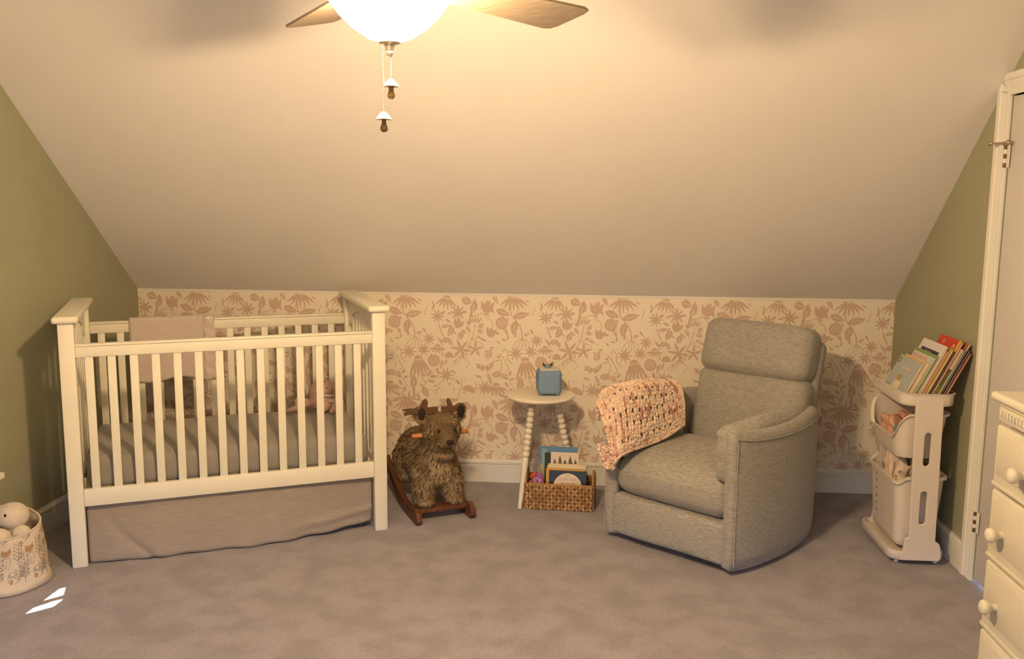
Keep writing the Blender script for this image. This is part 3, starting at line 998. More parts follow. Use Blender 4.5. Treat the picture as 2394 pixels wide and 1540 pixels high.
# ================================================================== SIDE TABLE AND WHAT STANDS ON IT
TC = (-0.023, -0.272)
TZ = 0.582
def side_table():
    TW = mat('table_white_paint', (0.78, 0.72, 0.60), 0.35, (0.75, 0.69, 0.575), 8)
    t = thing('side_table', 'small round white table on three slanted bobbin legs', 'table', (*TC, 0))
    MB().lathe([(0.15, TZ - 0.020), (0.176, TZ - 0.020), (0.183, TZ - 0.014), (0.184, TZ - 0.007), (0.180, TZ - 0.001), (0.176, TZ), (0.0, TZ)], 56).build('tabletop', TW, t)
    for a in (-118, 10, 122):
        top = Vector((0.085 * math.cos(R(a)), 0.085 * math.sin(R(a)), TZ - 0.018))
        foot = Vector((0.205 * math.cos(R(a)), 0.205 * math.sin(R(a)), 0.0))
        d = foot - top
        L = d.length
        prof = [(0.0145, -0.004), (0.0165, 0.02), (0.0135, 0.03)]
        z = 0.03
        for k in range(9):
            for q in range(7):
                b = PI * q / 6
                prof.append((0.0095 + 0.0105 * math.sin(b), z + 0.030 * (1 - math.cos(b)) / 2 + 0.0005))
            z += 0.0305
        prof += [(0.012, z), (0.0165, z + 0.006), (0.0175, z + 0.03), (0.0115, L - 0.006), (0.0105, L - 0.0015)]
        q = d.to_track_quat('Z', 'X').to_matrix().to_4x4()
        mb = MB().lathe(prof, 20, M=Matrix.Translation(top) @ q)
        # trim the foot flat on the floor
        mb.v = [(x, y, max(0.0, zz)) for x, y, zz in mb.v]
        mb.build('leg', TW, t, smooth=50)
side_table()

def story_box():
    BLUE = mat('blue_felt', (0.19, 0.30, 0.46), 0.85, (0.17, 0.275, 0.43), 60, bump=0.3, bscale=260)
    GREY = mat('speaker_grey', (0.50, 0.46, 0.42), 0.8)
    t = thing('story_speaker', 'soft light blue cube speaker on the round white table', 'speaker', (TC[0] + 0.042, TC[1] + 0.0, TZ), R(9))
    s = 0.124
    MB().rbox((0, 0, 0.072), (s, s, 0.132), 0.020, n=4, puff=(0.003, 0.003, 0)).build('body', BLUE, t, smooth=180)
    MB().rbox((0, 0, 0.137), (0.100, 0.100, 0.006), 0.0028, n=2).build('top_plate', mat('pale_top', (0.62, 0.58, 0.52), 0.6), t)
    for x in (-0.045, 0.045):
        for y in (-0.045, 0.045):
            MB().lathe([(0.008, 0), (0.009, 0.002), (0.009, 0.009)], 10, M=T(x, y)).build('foot', BLUE, t)
    MB().rbox((-s / 2 - 0.0015, -0.022, 0.098), (0.004, 0.018, 0.034), 0.0018, n=2).build('side_tag', mat('tag_grey', (0.10, 0.10, 0.10), 0.7), t)
    # little figure standing on the speaker, seen from behind: body and two dark ears
    f = thing('toy_figure', 'tiny dark-eared figure standing on the blue cube speaker', 'figurine', (TC[0] + 0.035, TC[1] + 0.012, TZ + 0.140), R(9))
    MB().lathe([(0.019, 0), (0.021, 0.002), (0.018, 0.008), (0.012, 0.010)], 18).build('base', BLUE, f)
    MB().ell((0, 0, 0.013), (0.014, 0.012, 0.010), 14, 8).build('body', mat('figure_grey', (0.30, 0.28, 0.27), 0.7), f, smooth=180)
    for x, sg in ((-0.017, -1), (0.017, 1)):
        MB().prism([(-0.008, 0), (0.008, 0), (sg * 0.010, 0.022)], -0.003, 0.003, M=T(x, 0, 0.010) @ XZ).build('ear', DARK, f, smooth=None)
story_box()

# ------------------------------------------------------------------ basket of books under the table
BK = T(-0.090, -0.447, 0) @ Matrix.Rotation(R(-3.2), 4, 'Z')
BW, BD, BHT = 0.352, 0.190, 0.136
WICK = mat('water_hyacinth', (0.36, 0.20, 0.085), 0.75, attr='tint')
def wicker(mb, a, b, rows, zt, z0=0.0):
    """rows of slanted plaited strands from a to b, height given by zt(t)"""
    a, b = Vector(a), Vector(b)
    L = (b - a).length
    d = (b - a) / L
    n = Vector((d.y, -d.x, 0))
    cols = int(L / 0.0185)
    for i in range(cols):
        t = (i + .5) / cols
        top = zt(t)
        k = max(2, int(round(rows * (top - z0) / BHT)))
        for j in range(k):
            z = z0 + (top - z0) * (j + .5) / k
            sg = 1 if j % 2 else -1
            c = a + d * (L * t + RNG.uniform(-.001, .001)) + n * (0.002 + RNG.uniform(-.0012, .0012))
            rot = Matrix.Rotation(math.atan2(d.y, d.x), 3, 'Z') @ Matrix.Rotation((1 if (i + j) % 2 else -1) * R(34), 3, 'Y')
            sh = RNG.uniform(.6, 1.25)
            mb.ell((c.x, c.y, z), (0.0078, 0.0085, (top - z0) / k * .66), 8, 5, col=(0.44 * sh, 0.255 * sh, 0.105 * sh), rot=rot)
def basket():
    t = thing('wicker_basket', 'rectangular woven basket on the carpet under the round table', 'basket')
    t.matrix_local = BK
    flat = lambda u: BHT
    hump = lambda u: BHT + 0.055 * math.sin(PI * min(1, max(0, (u - .12) / .76)))
    INN = mat('basket_inside', (0.17, 0.09, 0.04), 0.9)
    for nm, a, b, z in (('front_wall', (0, 0, 0), (BW, 0, 0), flat), ('side_wall', (BW, 0, 0), (BW, BD, 0), hump), ('back_wall', (BW, BD, 0), (0, BD, 0), flat), ('side_wall', (0, BD, 0), (0, 0, 0), hump)):
        mb = MB()
        wicker(mb, a, b, 7, z)
        o = mb.build(nm, WICK, t, smooth=180)
        A, B = Vector(a), Vector(b)
        d = (B - A).normalized(); n = Vector((-d.y, d.x, 0))
        pts = []
        m2 = MB()
        m2.grid(lambda u, v: tuple(A + (B - A) * u + n * 0.003 + Vector((0, 0, 0.004 + (z(u) - 0.006) * v))), 16, 1, thick=-0.006)
        m2.build('liner', INN, o, smooth=None)
        m3 = MB().tube([tuple(A + (B - A) * u + Vector((0, 0, z(u)))) for u in np.linspace(0, 1, 20)], 0.0065, 8, col=(0.36, 0.20, 0.08))
        m3.build('rim', WICK, o, smooth=180)
    MB().box((BW / 2, BD / 2, 0.005), (BW - .012, BD - .012, 0.008)).build('bottom', INN, t)
basket()

def book(name, label, M, w, h, th, cover, group=None, pages=(0.72, 0.62, 0.45), deco=None, binding='left'):
    """book in local space: x = width (0..w), z = height (0..h), y = thickness (0..th); front cover at y = 0"""
    t = link(name, None, None, label, 'book', group, M=M)
    c = 0.0018
    cm = mat('cover_%02d_%02d_%02d' % tuple(int(v * 99) for v in cover), cover, 0.4)
    pm = mat('book_pages', pages, 0.9, (0.62, 0.52, 0.37), 300, stretch=(0.1, 1, 0.1))
    MB().box((w / 2, c / 2, h / 2), (w, c, h), 0.0006).build('front_cover', cm, t, smooth=None)
    MB().box((w / 2, th - c / 2, h / 2), (w, c, h), 0.0006).build('back_cover', cm, t, smooth=None)
    sx = c / 2 if binding == 'left' else w - c / 2
    MB().box((sx, th / 2, h / 2), (c, th - 2 * c, h)).build('spine', cm, t, smooth=None)
    MB().box((w / 2 + (0.001 if binding == 'left' else -0.001), th / 2, h / 2), (w - 0.006, th - 2 * c - 0.0002, h - 0.006)).build('pages', pm, t, smooth=None)
    for k, (poly, colr) in enumerate(deco or []):
        # printed shapes on the cover, in fractions of width and height
        me = MB().prism([(x * w, z * h) for x, z in poly], 0.0001, 0.0003 + 0.00005 * (k % 10), M=XZ)
        me.build('print', mat('ink_%02d_%02d_%02d' % tuple(int(v * 99) for v in colr), colr, 0.45), t, smooth=None)
    return t
def rect(a, b, c, d): return [(a, c), (b, c), (b, d), (a, d)]
def disc2(x, y, r, asp=1.0, n=24): return [(x + r * math.cos(2 * PI * k / n), y + asp * r * math.sin(2 * PI * k / n)) for k in range(n)]

def basket_contents():
    base = 0.010
    def at(x, y, tilt, z=base): return BK @ T(x, y, z, rx=-tilt)
    cream, dark, sky = (0.72, 0.62, 0.50), (0.05, 0.055, 0.05), (0.13, 0.27, 0.40)
    book('picture_book', 'tall blue picture book standing at the back of the basket', at(0.055, 0.150, R(6)), 0.205, 0.284, 0.012, (0.12, 0.25, 0.42),
         deco=[(rect(.02, .98, .03, .66), (0.42, 0.42, 0.24)), (rect(.06, .20, .66, .95), (0.30, 0.38, 0.42)), (rect(.5, .98, .45, .66), (0.18, 0.36, 0.33)), (rect(.62, .8, .50, .62), (0.16, 0.27, 0.05))])
    b = []
    for x, w, h in ((.10, .10, .55), (.28, .12, .85), (.46, .12, .50), (.64, .14, .80), (.84, .10, .55)):
        b.append(([(x, .12), (x, .12 + h * .35), (x + w * .4, .12 + h * .85), (x + w * .8, .12 + h * .5), (x + w * 1.2, .12)], (0.16, 0.11, 0.08)))
    book('story_book', 'white landscape book with a row of dark house shapes on its cover', at(0.118, 0.128, R(6), z=0.012), 0.150, 0.258, 0.012, cream,
         deco=[([(x, .70 + z * .3) for x, z in poly], c) for poly, c in b] + [(rect(0.0, 1.0, .3, .70), (0.36, 0.36, 0.27)), (rect(.62, .92, .60, .695), (0.20, 0.28, 0.07))])
    book('dark_green_book', 'narrow dark green book beside the white house-shape book', at(0.085, 0.132, R(6)), 0.030, 0.255, 0.012, (0.02, 0.05, 0.03))
    book('pale_yellow_book', 'pale yellow book leaning behind the navy book in the basket', at(0.108, 0.098, R(8)), 0.205, 0.205, 0.016, (0.70, 0.60, 0.34))
    book('cream_book', 'cream book with a floral top edge behind the orange book', at(0.105, 0.082, R(8)), 0.206, 0.201, 0.010, (0.70, 0.62, 0.48))
    book('orange_book', 'orange book showing as a rim behind the navy book', at(0.100, 0.064, R(8)), 0.205, 0.192, 0.010, (0.62, 0.34, 0.07))
    n = book('navy_book', 'navy board book with a cream circle reading love you', at(0.118, 0.040, R(8)), 0.198, 0.186, 0.014, (0.035, 0.045, 0.075),
             deco=[(disc2(.50, .53, .385, 1.065), (0.74, 0.66, 0.54))])
    INK = mat('coral_ink', (0.62, 0.22, 0.14), 0.5)
    text_shape('LOVE YOU', 0.0225, 0.0002, T(0.099, -0.0012, 0.142) @ XZ).build('lettering', INK, n, smooth=None)
    MK = mat('ink_grey', (0.45, 0.36, 0.30), 0.5)
    MB().box((0.099, -0.0010, 0.162), (0.030, 0.0004, 0.004)).build('print', MK, n, smooth=None)
    for x in (0.072, 0.099, 0.128):
        MB().box((x, -0.0010, 0.121), (0.018, 0.0004, 0.005)).build('print', INK, n, smooth=None)
    # crumpled purple patterned fabric toy
    PUR = mat('purple_print', (0.27, 0.09, 0.28), 0.7, (0.55, 0.33, 0.45), 55, contrast=(.50, .60), bump=0.3)
    t = thing('purple_fabric_toy', 'crumpled purple patterned fabric toy at the end of the basket', 'soft toy')
    t.matrix_local = BK @ T(0.058, 0.062, 0.012)
    mb = MB()
    def cr(x, y, z):
        q = 1 + 0.16 * wob(x * 2, y * 2, z * 2)
        tp = 1 - 0.45 * max(0, (z - .06) / .12)
        return (x * q * tp, y * q * tp, z)
    mb.rbox((0, 0, 0.085), (0.085, 0.070, 0.17), 0.03, n=12, fn=cr)
    mb.build('cloth', PUR, t, smooth=180)
    MB().rbox((-0.022, -0.010, 0.168), (0.034, 0.022, 0.022), 0.006, n=2, fn=lambda x, y, z: (x, y, z + x * .5)).build('tab', mat('red_tab', (0.5, 0.09, 0.04), 0.7), t, smooth=180)
    MB().rbox((-0.034, -0.034, 0.120), (0.016, 0.008, 0.026), 0.003, n=2).build('tab', mat('red_tab', (0.5, 0.09, 0.04), 0.7), t, smooth=180)
basket_contents()

# ================================================================== RECLINER
CHO, CHA = (0.5885, -1.017), R(-39.43)
def recliner():
    t = thing('recliner_chair', 'grey heathered fabric swivel recliner with rounded barrel sides', 'armchair', (*CHO, 0), CHA)
    half = [(0.338, 0.0), (0.362, 0.06), (0.384, 0.15), (0.402, 0.30), (0.404, 0.46), (0.385, 0.62), (0.335, 0.76), (0.24, 0.855), (0.12, 0.90), (0.0, 0.912)]
    plan = half + [(-x, y) for x, y in half[-2::-1]]
    # resample smooth
    P = [Vector(p) for p in plan]
    pts = []
    n = len(P)
    for i in range(n - 1):
        p0, p1, p2, p3 = P[max(i - 1, 0)], P[i], P[i + 1], P[min(i + 2, n - 1)]
        for q in range(4):
            s = q / 4
            pts.append(.5 * (2 * p1 + (p2 - p0) * s + (2 * p0 - 5 * p1 + 4 * p2 - p3) * s * s + (3 * p1 - p0 - 3 * p2 + p3) * s ** 3))
    pts.append(P[-1])
    m = len(pts)
    def ztop(i):
        a = abs(i / (m - 1) - .5) * 2             # 1 at the fronts, 0 at the back
        return 0.615 + 0.040 * a ** 3 + 0.022 * math.exp(-((a - .42) / .16) ** 2)
    def ring(i, k=1.0, dv=0.0):
        p = pts[i]
        tn = (pts[min(i + 1, m - 1)] - pts[max(i - 1, 0)]).normalized()
        nn = Vector((tn.y, -tn.x))                # outward
        zt = ztop(i)
        th = 0.054
        out = []
        cs = [(0, .0), (0.006, .10), (0.010, .35), (0.010, .65), (0.006, .88)]
        prof = [(o, 0.024 + (zt - 0.060) * f) for o, f in cs]
        for q in range(7):
            b = PI * q / 6
            prof.append((-th / 2 + (th / 2 + 0.005) * math.cos(b), zt - 0.036 + 0.036 * math.sin(b)))
        prof += [(-th, 0.35), (-th, 0.024)]
        cz = 0.34
        for o, z in prof:
            o2 = -th / 2 + (o + th / 2) * k
            z2 = cz + (z - cz) * (1 - (1 - k) * 0.10)
            out.append((p.x + nn.x * o2 + tn.x * dv, p.y + nn.y * o2 + tn.y * dv, z2))
        return out
    rings = [ring(0, .35, -.020), ring(0, .72, -.016), ring(0, .93, -.008)] + [ring(i) for i in range(m)] + [ring(m - 1, .93, .008), ring(m - 1, .72, .016), ring(m - 1, .35, .020)]
    fixn(MB().loft(rings), 'barrel_side', CHAIRF, t, None, 180)
    # piping round the upright front edge and top of the barrel
    for s in (0, 1):
        path = []
        for i in (range(0, 25, 2)):
            j = i if s == 0 else m - 1 - i
            p = pts[j]
            tn = (pts[min(j + 1, m - 1)] - pts[max(j - 1, 0)]).normalized()
            nn = Vector((tn.y, -tn.x))
            path.append((p.x + nn.x * 0.0085, p.y + nn.y * 0.0085, ztop(j) - 0.042))
        p0 = Vector(path[0])
        down = [(p0.x + .004 * (1 if s == 0 else -1), p0.y + 0.004, z) for z in np.linspace(0.045, p0.z - 0.02, 8)]
        MB().tube(down + path, 0.0028, 6).build('seam', CHAIRF, t, smooth=180)
    def soft(a=0.004, f=1.0):
        def g(x, y, z):
            q = a * wob(x * f, y * f, z * f, .35)
            return (x + q, y + q, z + q)
        return g
    # seat cushion with a rounded front, footrest below, both with a seam between
    def seatfn(x, y, z):
        f = max(0, 1 - y / 0.16)
        z2 = z - 0.035 * f ** 2 * (1 if z > .36 else 0) * (0.3 + abs(x) / .3)
        return soft(.004)(x, y, z2)
    MB().rbox((0, 0.292, 0.332), (0.612, 0.60, 0.200), 0.070, n=14, puff=(0, 0.016, 0.022), fn=seatfn).build('seat', CHAIRF, t, smooth=180)
    MB().rbox((0, 0.050, 0.132), (0.616, 0.13, 0.195), 0.026, n=10, puff=(0, 0.014, 0), fn=soft(.003)).build('footrest', CHAIRF, t, smooth=180)
    MB().box((0, 0.40, 0.185), (0.60, 0.56, 0.16)).build('seat_box', DARKCLOTH, t)
    tilt = T(0, 0.60, 0.40, rx=R(-16))
    MB().rbox((0, 0.075, 0.175), (0.605, 0.15, 0.42), 0.055, n=10, puff=(0, 0.016, 0), M=tilt, fn=soft(.003)).build('backrest', CHAIRF, t, smooth=180)
    def hd(x, y, z):
        # lower edge sags a little in the middle
        return soft(.003)(x, y, z)
    MB().rbox((0, 0.055, 0.500), (0.588, 0.165, 0.270), 0.055, n=10, puff=(0.004, 0.012, 0.006), M=tilt, fn=hd).build('headrest', CHAIRF, t, smooth=180)
    MB().rbox((0, 0.150, 0.34), (0.60, 0.09, 0.50), 0.04, n=4, M=tilt).build('back_shell', CHAIRF, t, smooth=180)
    for s in (-1, 1):
        def arm(x, y, z, s=s):
            q = 0.008 * wob(x * 1.3, y * 1.8, z * 1.6, 1.0) * max(0, min(1, (0.30 - y) / .2)) + 0.003 * wob(x, y, z)
            lift = 0.014 * math.sin(PI * min(1, max(0, y / .5)))
            return (x + q * 1.0 + s * 0.055 * (1 - max(0, 1 - y / .30) ** 2) * 0.8, y + q, z + q + lift)
        MB().rbox((s * 0.272, 0.285, 0.525), (0.085, 0.57, 0.255), 0.040, n=16, puff=(0.012, 0.010, 0.004), fn=arm).build('arm_cushion', CHAIRF, t, smooth=180)
    MB().lathe([(0.27, 0.0), (0.285, 0.004), (0.285, 0.022), (0.24, 0.030), (0.06, 0.045), (0.06, 0.10), (0.0, 0.10)], 36, M=T(0, 0.42)).build('swivel_base', DARK, t)
    MB().box((0, 0.40, 0.062), (0.56, 0.66, 0.05), 0.01).build('underside', DARKCLOTH, t)
recliner()
CHM = T(*CHO, 0) @ Matrix.Rotation(CHA, 4, 'Z')

def crochet():
    YARN = mat('chunky_yarn', (0.7, 0.5, 0.4), 0.95, attr='tint', sheen=0.5, bump=0.5, bscale=500)
    G = [[(-.370, -.045, .585), (-.362, -.062, .650), (-.310, -.085, .615), (-.268, -.085, .500), (-.252, -.078, .385)],
         [(-.392, -.010, .655), (-.352, -.025, .722), (-.282, -.030, .730), (-.232, -.040, .600), (-.218, -.050, .440)],
         [(-.392, .140, .672), (-.340, .130, .735), (-.268, .120, .722), (-.222, .125, .600), (-.200, .120, .462)],
         [(-.392, .320, .672), (-.338, .310, .722), (-.265, .310, .708), (-.228, .310, .600), (-.205, .300, .468)],
         [(-.385, .480, .660), (-.330, .475, .700), (-.265, .475, .692), (-.235, .470, .605), (-.215, .450, .495)]]
    G = [[Vector(q) for q in r] for r in G]
    def cat(P, f):
        f = min(max(f, 0), .9999) * (len(P) - 1)
        i, f = int(f), f - int(f)
        p0, p1, p2, p3 = P[max(i - 1, 0)], P[i], P[i + 1], P[min(i + 2, len(P) - 1)]
        return .5 * (2 * p1 + (p2 - p0) * f + (2 * p0 - 5 * p1 + 4 * p2 - p3) * f * f + (3 * p1 - p0 - 3 * p2 + p3) * f ** 3)
    def S(s, t):
        # s: 0 outside the arm, 1 on the seat; t: 0 at the hanging front edge, 1 at the rear
        p = cat([cat(r, s) for r in G], t)
        w = 0.006 * math.sin(9 * t + 6 * s) + 0.004 * math.sin(21 * s + 4 * t) * (1 - t)
        return p + Vector((w, -w, w))
    ns, nt = 32, 44
    mb = MB()
    cream, rose, pink = (0.82, 0.62, 0.48), (0.54, 0.24, 0.20), (0.72, 0.45, 0.37)
    cur, left = cream, 0
    for j in range(nt):
        for i in range(ns):
            s, t = (i + .5) / ns, (j + .5) / nt
            if left <= 0:
                cur = random.choices((cream, pink, rose), (5, 1.3, 1.3))[0]
                left = random.randint(4, 9) if cur is cream else random.randint(2, 4)
            left -= 1
            if i > 13 and i % 3 == 1 and j % 3 == 1 and random.random() < .8:
                continue                           # open mesh of the stitch
            p = S(s, t)
            e = 0.5 / ns
            ds = (S(min(s + e, 1), t) - S(max(s - e, 0), t))
            dt = (S(s, min(t + .5 / nt, 1)) - S(s, max(t - .5 / nt, 0)))
            nn = ds.cross(dt).normalized()
            q = ds.normalized()
            b = nn.cross(q)
            rot = Matrix((q, b, nn)).transposed()
            sh = random.uniform(.82, 1.1)
            for w in (-1, 1):
                c = p + q * (w * ds.length * .20) + nn * random.uniform(-.002, .004)
                rr = rot @ Matrix.Rotation(w * .55, 3, 'Z')
                mb.ell(c, (ds.length * .34 + .002, dt.length * .56 + .001, 0.0075), 6, 4, col=tuple(x * sh for x in cur), rot=rr)
    for path in ([S(0.99, t) for t in np.linspace(0, 1, 60)], [S(s, .995) for s in np.linspace(0, 1, 40)], [S(s, .004) for s in np.linspace(0, 1, 40)], [S(0.01, t) for t in np.linspace(0, 1, 60)]):
        for k, p in enumerate(path):
            c = random.choices((cream, pink, rose), (5, 1.5, 1.2))[0]
            mb.ell(p, (0.011, 0.011, 0.010), 6, 4, col=c)
    t = thing('crochet_blanket', 'chunky crocheted blanket in cream and rose slung over the recliner arm', 'blanket', (*CHO, 0), CHA)
    mb.build('stitches', YARN, t, smooth=180, kind='stuff')
    fr = MB()
    for k in range(7):                             # loose yarn ends along the outer edge
        p = S(0.0, .2 + k * .1)
        q = p + Vector((-0.012 - .01 * random.random(), random.uniform(-.012, .012), -0.012))
        fr.tube([p, (p + q) / 2 + Vector((0, 0, .006)), q], 0.0035, 6, col=cream)
    fr.build('fringe', YARN, t, smooth=180)
    # the rolled tail tucked under the hanging corner
    rl = MB()
    for k in range(120):
        h = random.random()
        a = random.uniform(0, 2 * PI)
        rr = 0.016 + 0.024 * h + random.uniform(-.004, .004)
        fl = 1 + .35 * math.sin(3 * a + 5 * h)
        c = (-0.268 - .012 * h + rr * fl * math.cos(a), -0.078 + 0.75 * rr * fl * math.sin(a), 0.372 + 0.10 * h)
        col = random.choices((cream, pink, rose), (5, 1.5, .8))[0]
        rl.ell(c, (0.011, 0.009, 0.009), 6, 4, col=col)
    rl.build('rolled_tail', YARN, t, smooth=180)
crochet()

# ================================================================== ROLLING CART
PLA = mat('warm_white_plastic', (0.70, 0.63, 0.56), 0.42, spec=0.35)
TX, TY = 1.594, -1.022
TWD, TLN = 0.228, 0.43
def rrect(x0, x1, y0, y1, r, n=6):
    o = []
    for cx_, cy_, a0 in ((x1 - r, y1 - r, 0), (x0 + r, y1 - r, 90), (x0 + r, y0 + r, 180), (x1 - r, y0 + r, 270)):
        for k in range(n + 1):
            a = R(a0 + 90 * k / n)
            o.append((cx_ + r * math.cos(a), cy_ + r * math.sin(a)))
    return o
def dens(poly, m=3):
    o = []
    for i in range(len(poly)):
        a, b = poly[i], poly[(i + 1) % len(poly)]
        L = math.hypot(b[0] - a[0], b[1] - a[1])
        k = max(1, int(L / 0.02))
        for q in range(k):
            o.append((a[0] + (b[0] - a[0]) * q / k, a[1] + (b[1] - a[1]) * q / k))
    return o
def shell_bin(name, t, x0, x1, y0, y1, zb, ztf, taper, th=0.004, rim=0.010, r=0.04):
    """open tub: bottom zb, top height ztf(x, y) on the outline, walls narrowing downwards by taper"""
    out = dens(rrect(x0, x1, y0, y1, r))
    cx_, cy_ = (x0 + x1) / 2, (y0 + y1) / 2
    def ring(f, off, z=None):
        o = []
        for x, y in out:
            zt = ztf(x, y)
            zz = zb + (zt - zb) * f if z is None else z
            full = ztf.top
            g = 1 - (full - zz) / (full - zb)                    # 1 at the top, 0 at the bottom
            sx = 1 - (taper * (1 - g) + off) / ((x1 - x0) / 2)
            sy = 1 - (taper * (1 - g) + off) / ((y1 - y0) / 2)
            o.append((cx_ + (x - cx_) * sx, cy_ + (y - cy_) * sy, zz))
        return o
    rings = [[(cx_ + (p[0] - cx_) * .02, cy_ + (p[1] - cy_) * .02, zb) for p in out]]
    rings += [ring(0, 0.015, zb), ring(0.03, 0.002), ring(.10, 0)] + [ring(f, 0) for f in (.3, .5, .7, .9)]
    rings += [ring(.955, 0), ring(.96, -rim), ring(1.0, -rim), ring(1.0, th), ring(.6, th), ring(.3, th), ring(.08, th + .002), ring(.05, .02)]
    q = ring(.05, .02)
    rings += [[(cx_ + (p[0] - cx_) * .02, cy_ + (p[1] - cy_) * .02, q[0][2]) for p in out]]
    return fixn(MB().loft(rings), name, PLA, t, None, 50)
def cart():
    t = thing('rolling_cart', 'white plastic rolling cart with three stacked bins beside the door casing', 'storage cart', (TX, TY, 0))
    # base tray
    o = dens(rrect(-0.012, TWD + 0.002, -0.008, TLN + 0.008, 0.05))
    cx_, cy_ = TWD / 2, TLN / 2
    def rg(sc, z): return [(cx_ + (x - cx_) * sc, cy_ + (y - cy_) * (1 - (1 - sc) * TWD / TLN), z) for x, y in o]
    fixn(MB().loft([rg(.03, 0.022), rg(.94, 0.022), rg(1.0, 0.030), rg(1.0, 0.058), rg(.985, 0.066), rg(.93, 0.066), rg(.90, 0.045), rg(.03, 0.045)]), 'base_tray', PLA, t, None, 50)
    for x in (0.03, TWD - 0.03):
        for y in (0.03, TLN - 0.03):
            w = MB().lathe([(0.010, -0.008), (0.0135, -0.006), (0.0135, 0.006), (0.010, 0.008)], 16, M=T(x, y, 0.0135, ry=R(90)))
            w.build('castor', PLA, t)
    # end posts with two slots each
    def slot(zc, h, w=0.036, xc=0.116):
        r = w / 2
        return [(xc + r * math.cos(R(a)), zc + h / 2 - r + r * math.sin(R(a))) for a in range(0, 181, 20)] + [(xc + r * math.cos(R(a)), zc - h / 2 + r + r * math.sin(R(a))) for a in range(180, 361, 20)]
    outl = [(0.038, 0.030), (0.200, 0.030), (0.204, 0.052), (0.198, 0.10), (0.188, 0.110), (0.176, 0.116), (0.168, 0.76), (0.058, 0.76), (0.068, 0.13), (0.052, 0.125), (0.048, 0.08)]
    for y in (-0.004, TLN + 0.004):
        curve_shape([outl, slot(0.536, 0.158), slot(0.270, 0.160)], 0.018, 0.003, M=T(0, y) @ XZ).build('end_post', PLA, t)
    # bottom tub
    def z3(x, y): return 0.405 - (0.030 if x < 0.05 else 0.0) * max(0, min(1, (0.05 - x) / .03))
    z3.top = 0.405
    b3 = shell_bin('bottom_bin', t, 0.006, TWD - 0.006, 0.020, TLN - 0.020, 0.068, z3, 0.022)
    def z2(x, y):
        f = max(0, min(1, (0.085 - x) / .085))
        e = min(1, max(0, min(y - 0.01, TLN - 0.01 - y) / .06))
        return 0.690 - 0.120 * (f ** .6) * (e ** .7 if f < 1 else e ** .5)
    z2.top = 0.690
    b2 = shell_bin('middle_bin', t, -0.016, TWD - 0.010, 0.010, TLN - 0.010, 0.478, z2, 0.028, r=0.06)
    def z1(x, y): return 0.785
    z1.top = 0.785
    shell_bin('top_tray', t, -0.004, TWD + 0.004, -0.012, TLN + 0.012, 0.728, z1, 0.004, th=0.006, rim=0.004, r=0.055)
    VT = mat('vent_shadow', (0.03, 0.022, 0.018), 0.9)  # flat dark decals, shade inside the vent holes put into colour
    for k in range(4):
        z = 0.335 - k * 0.042
        MB().prism([(0.103, z + .008), (0.113, z), (0.103, z - .008), (0.098, z - .008), (0.105, z), (0.098, z + .008)], 0, 0.002, M=T(0, 0.0205 + 0.022 * (.405 - z) / .337) @ XZ).build('vent_decal', VT, b3, smooth=None)
    for k in range(6):
        MB().box((0.006 + 0.022 * (0.07 + k * 0.036) / .337, 0.30, 0.335 - k * 0.036), (0.003, 0.005, 0.010)).build('vent_decal', VT, b3, smooth=None)
cart()

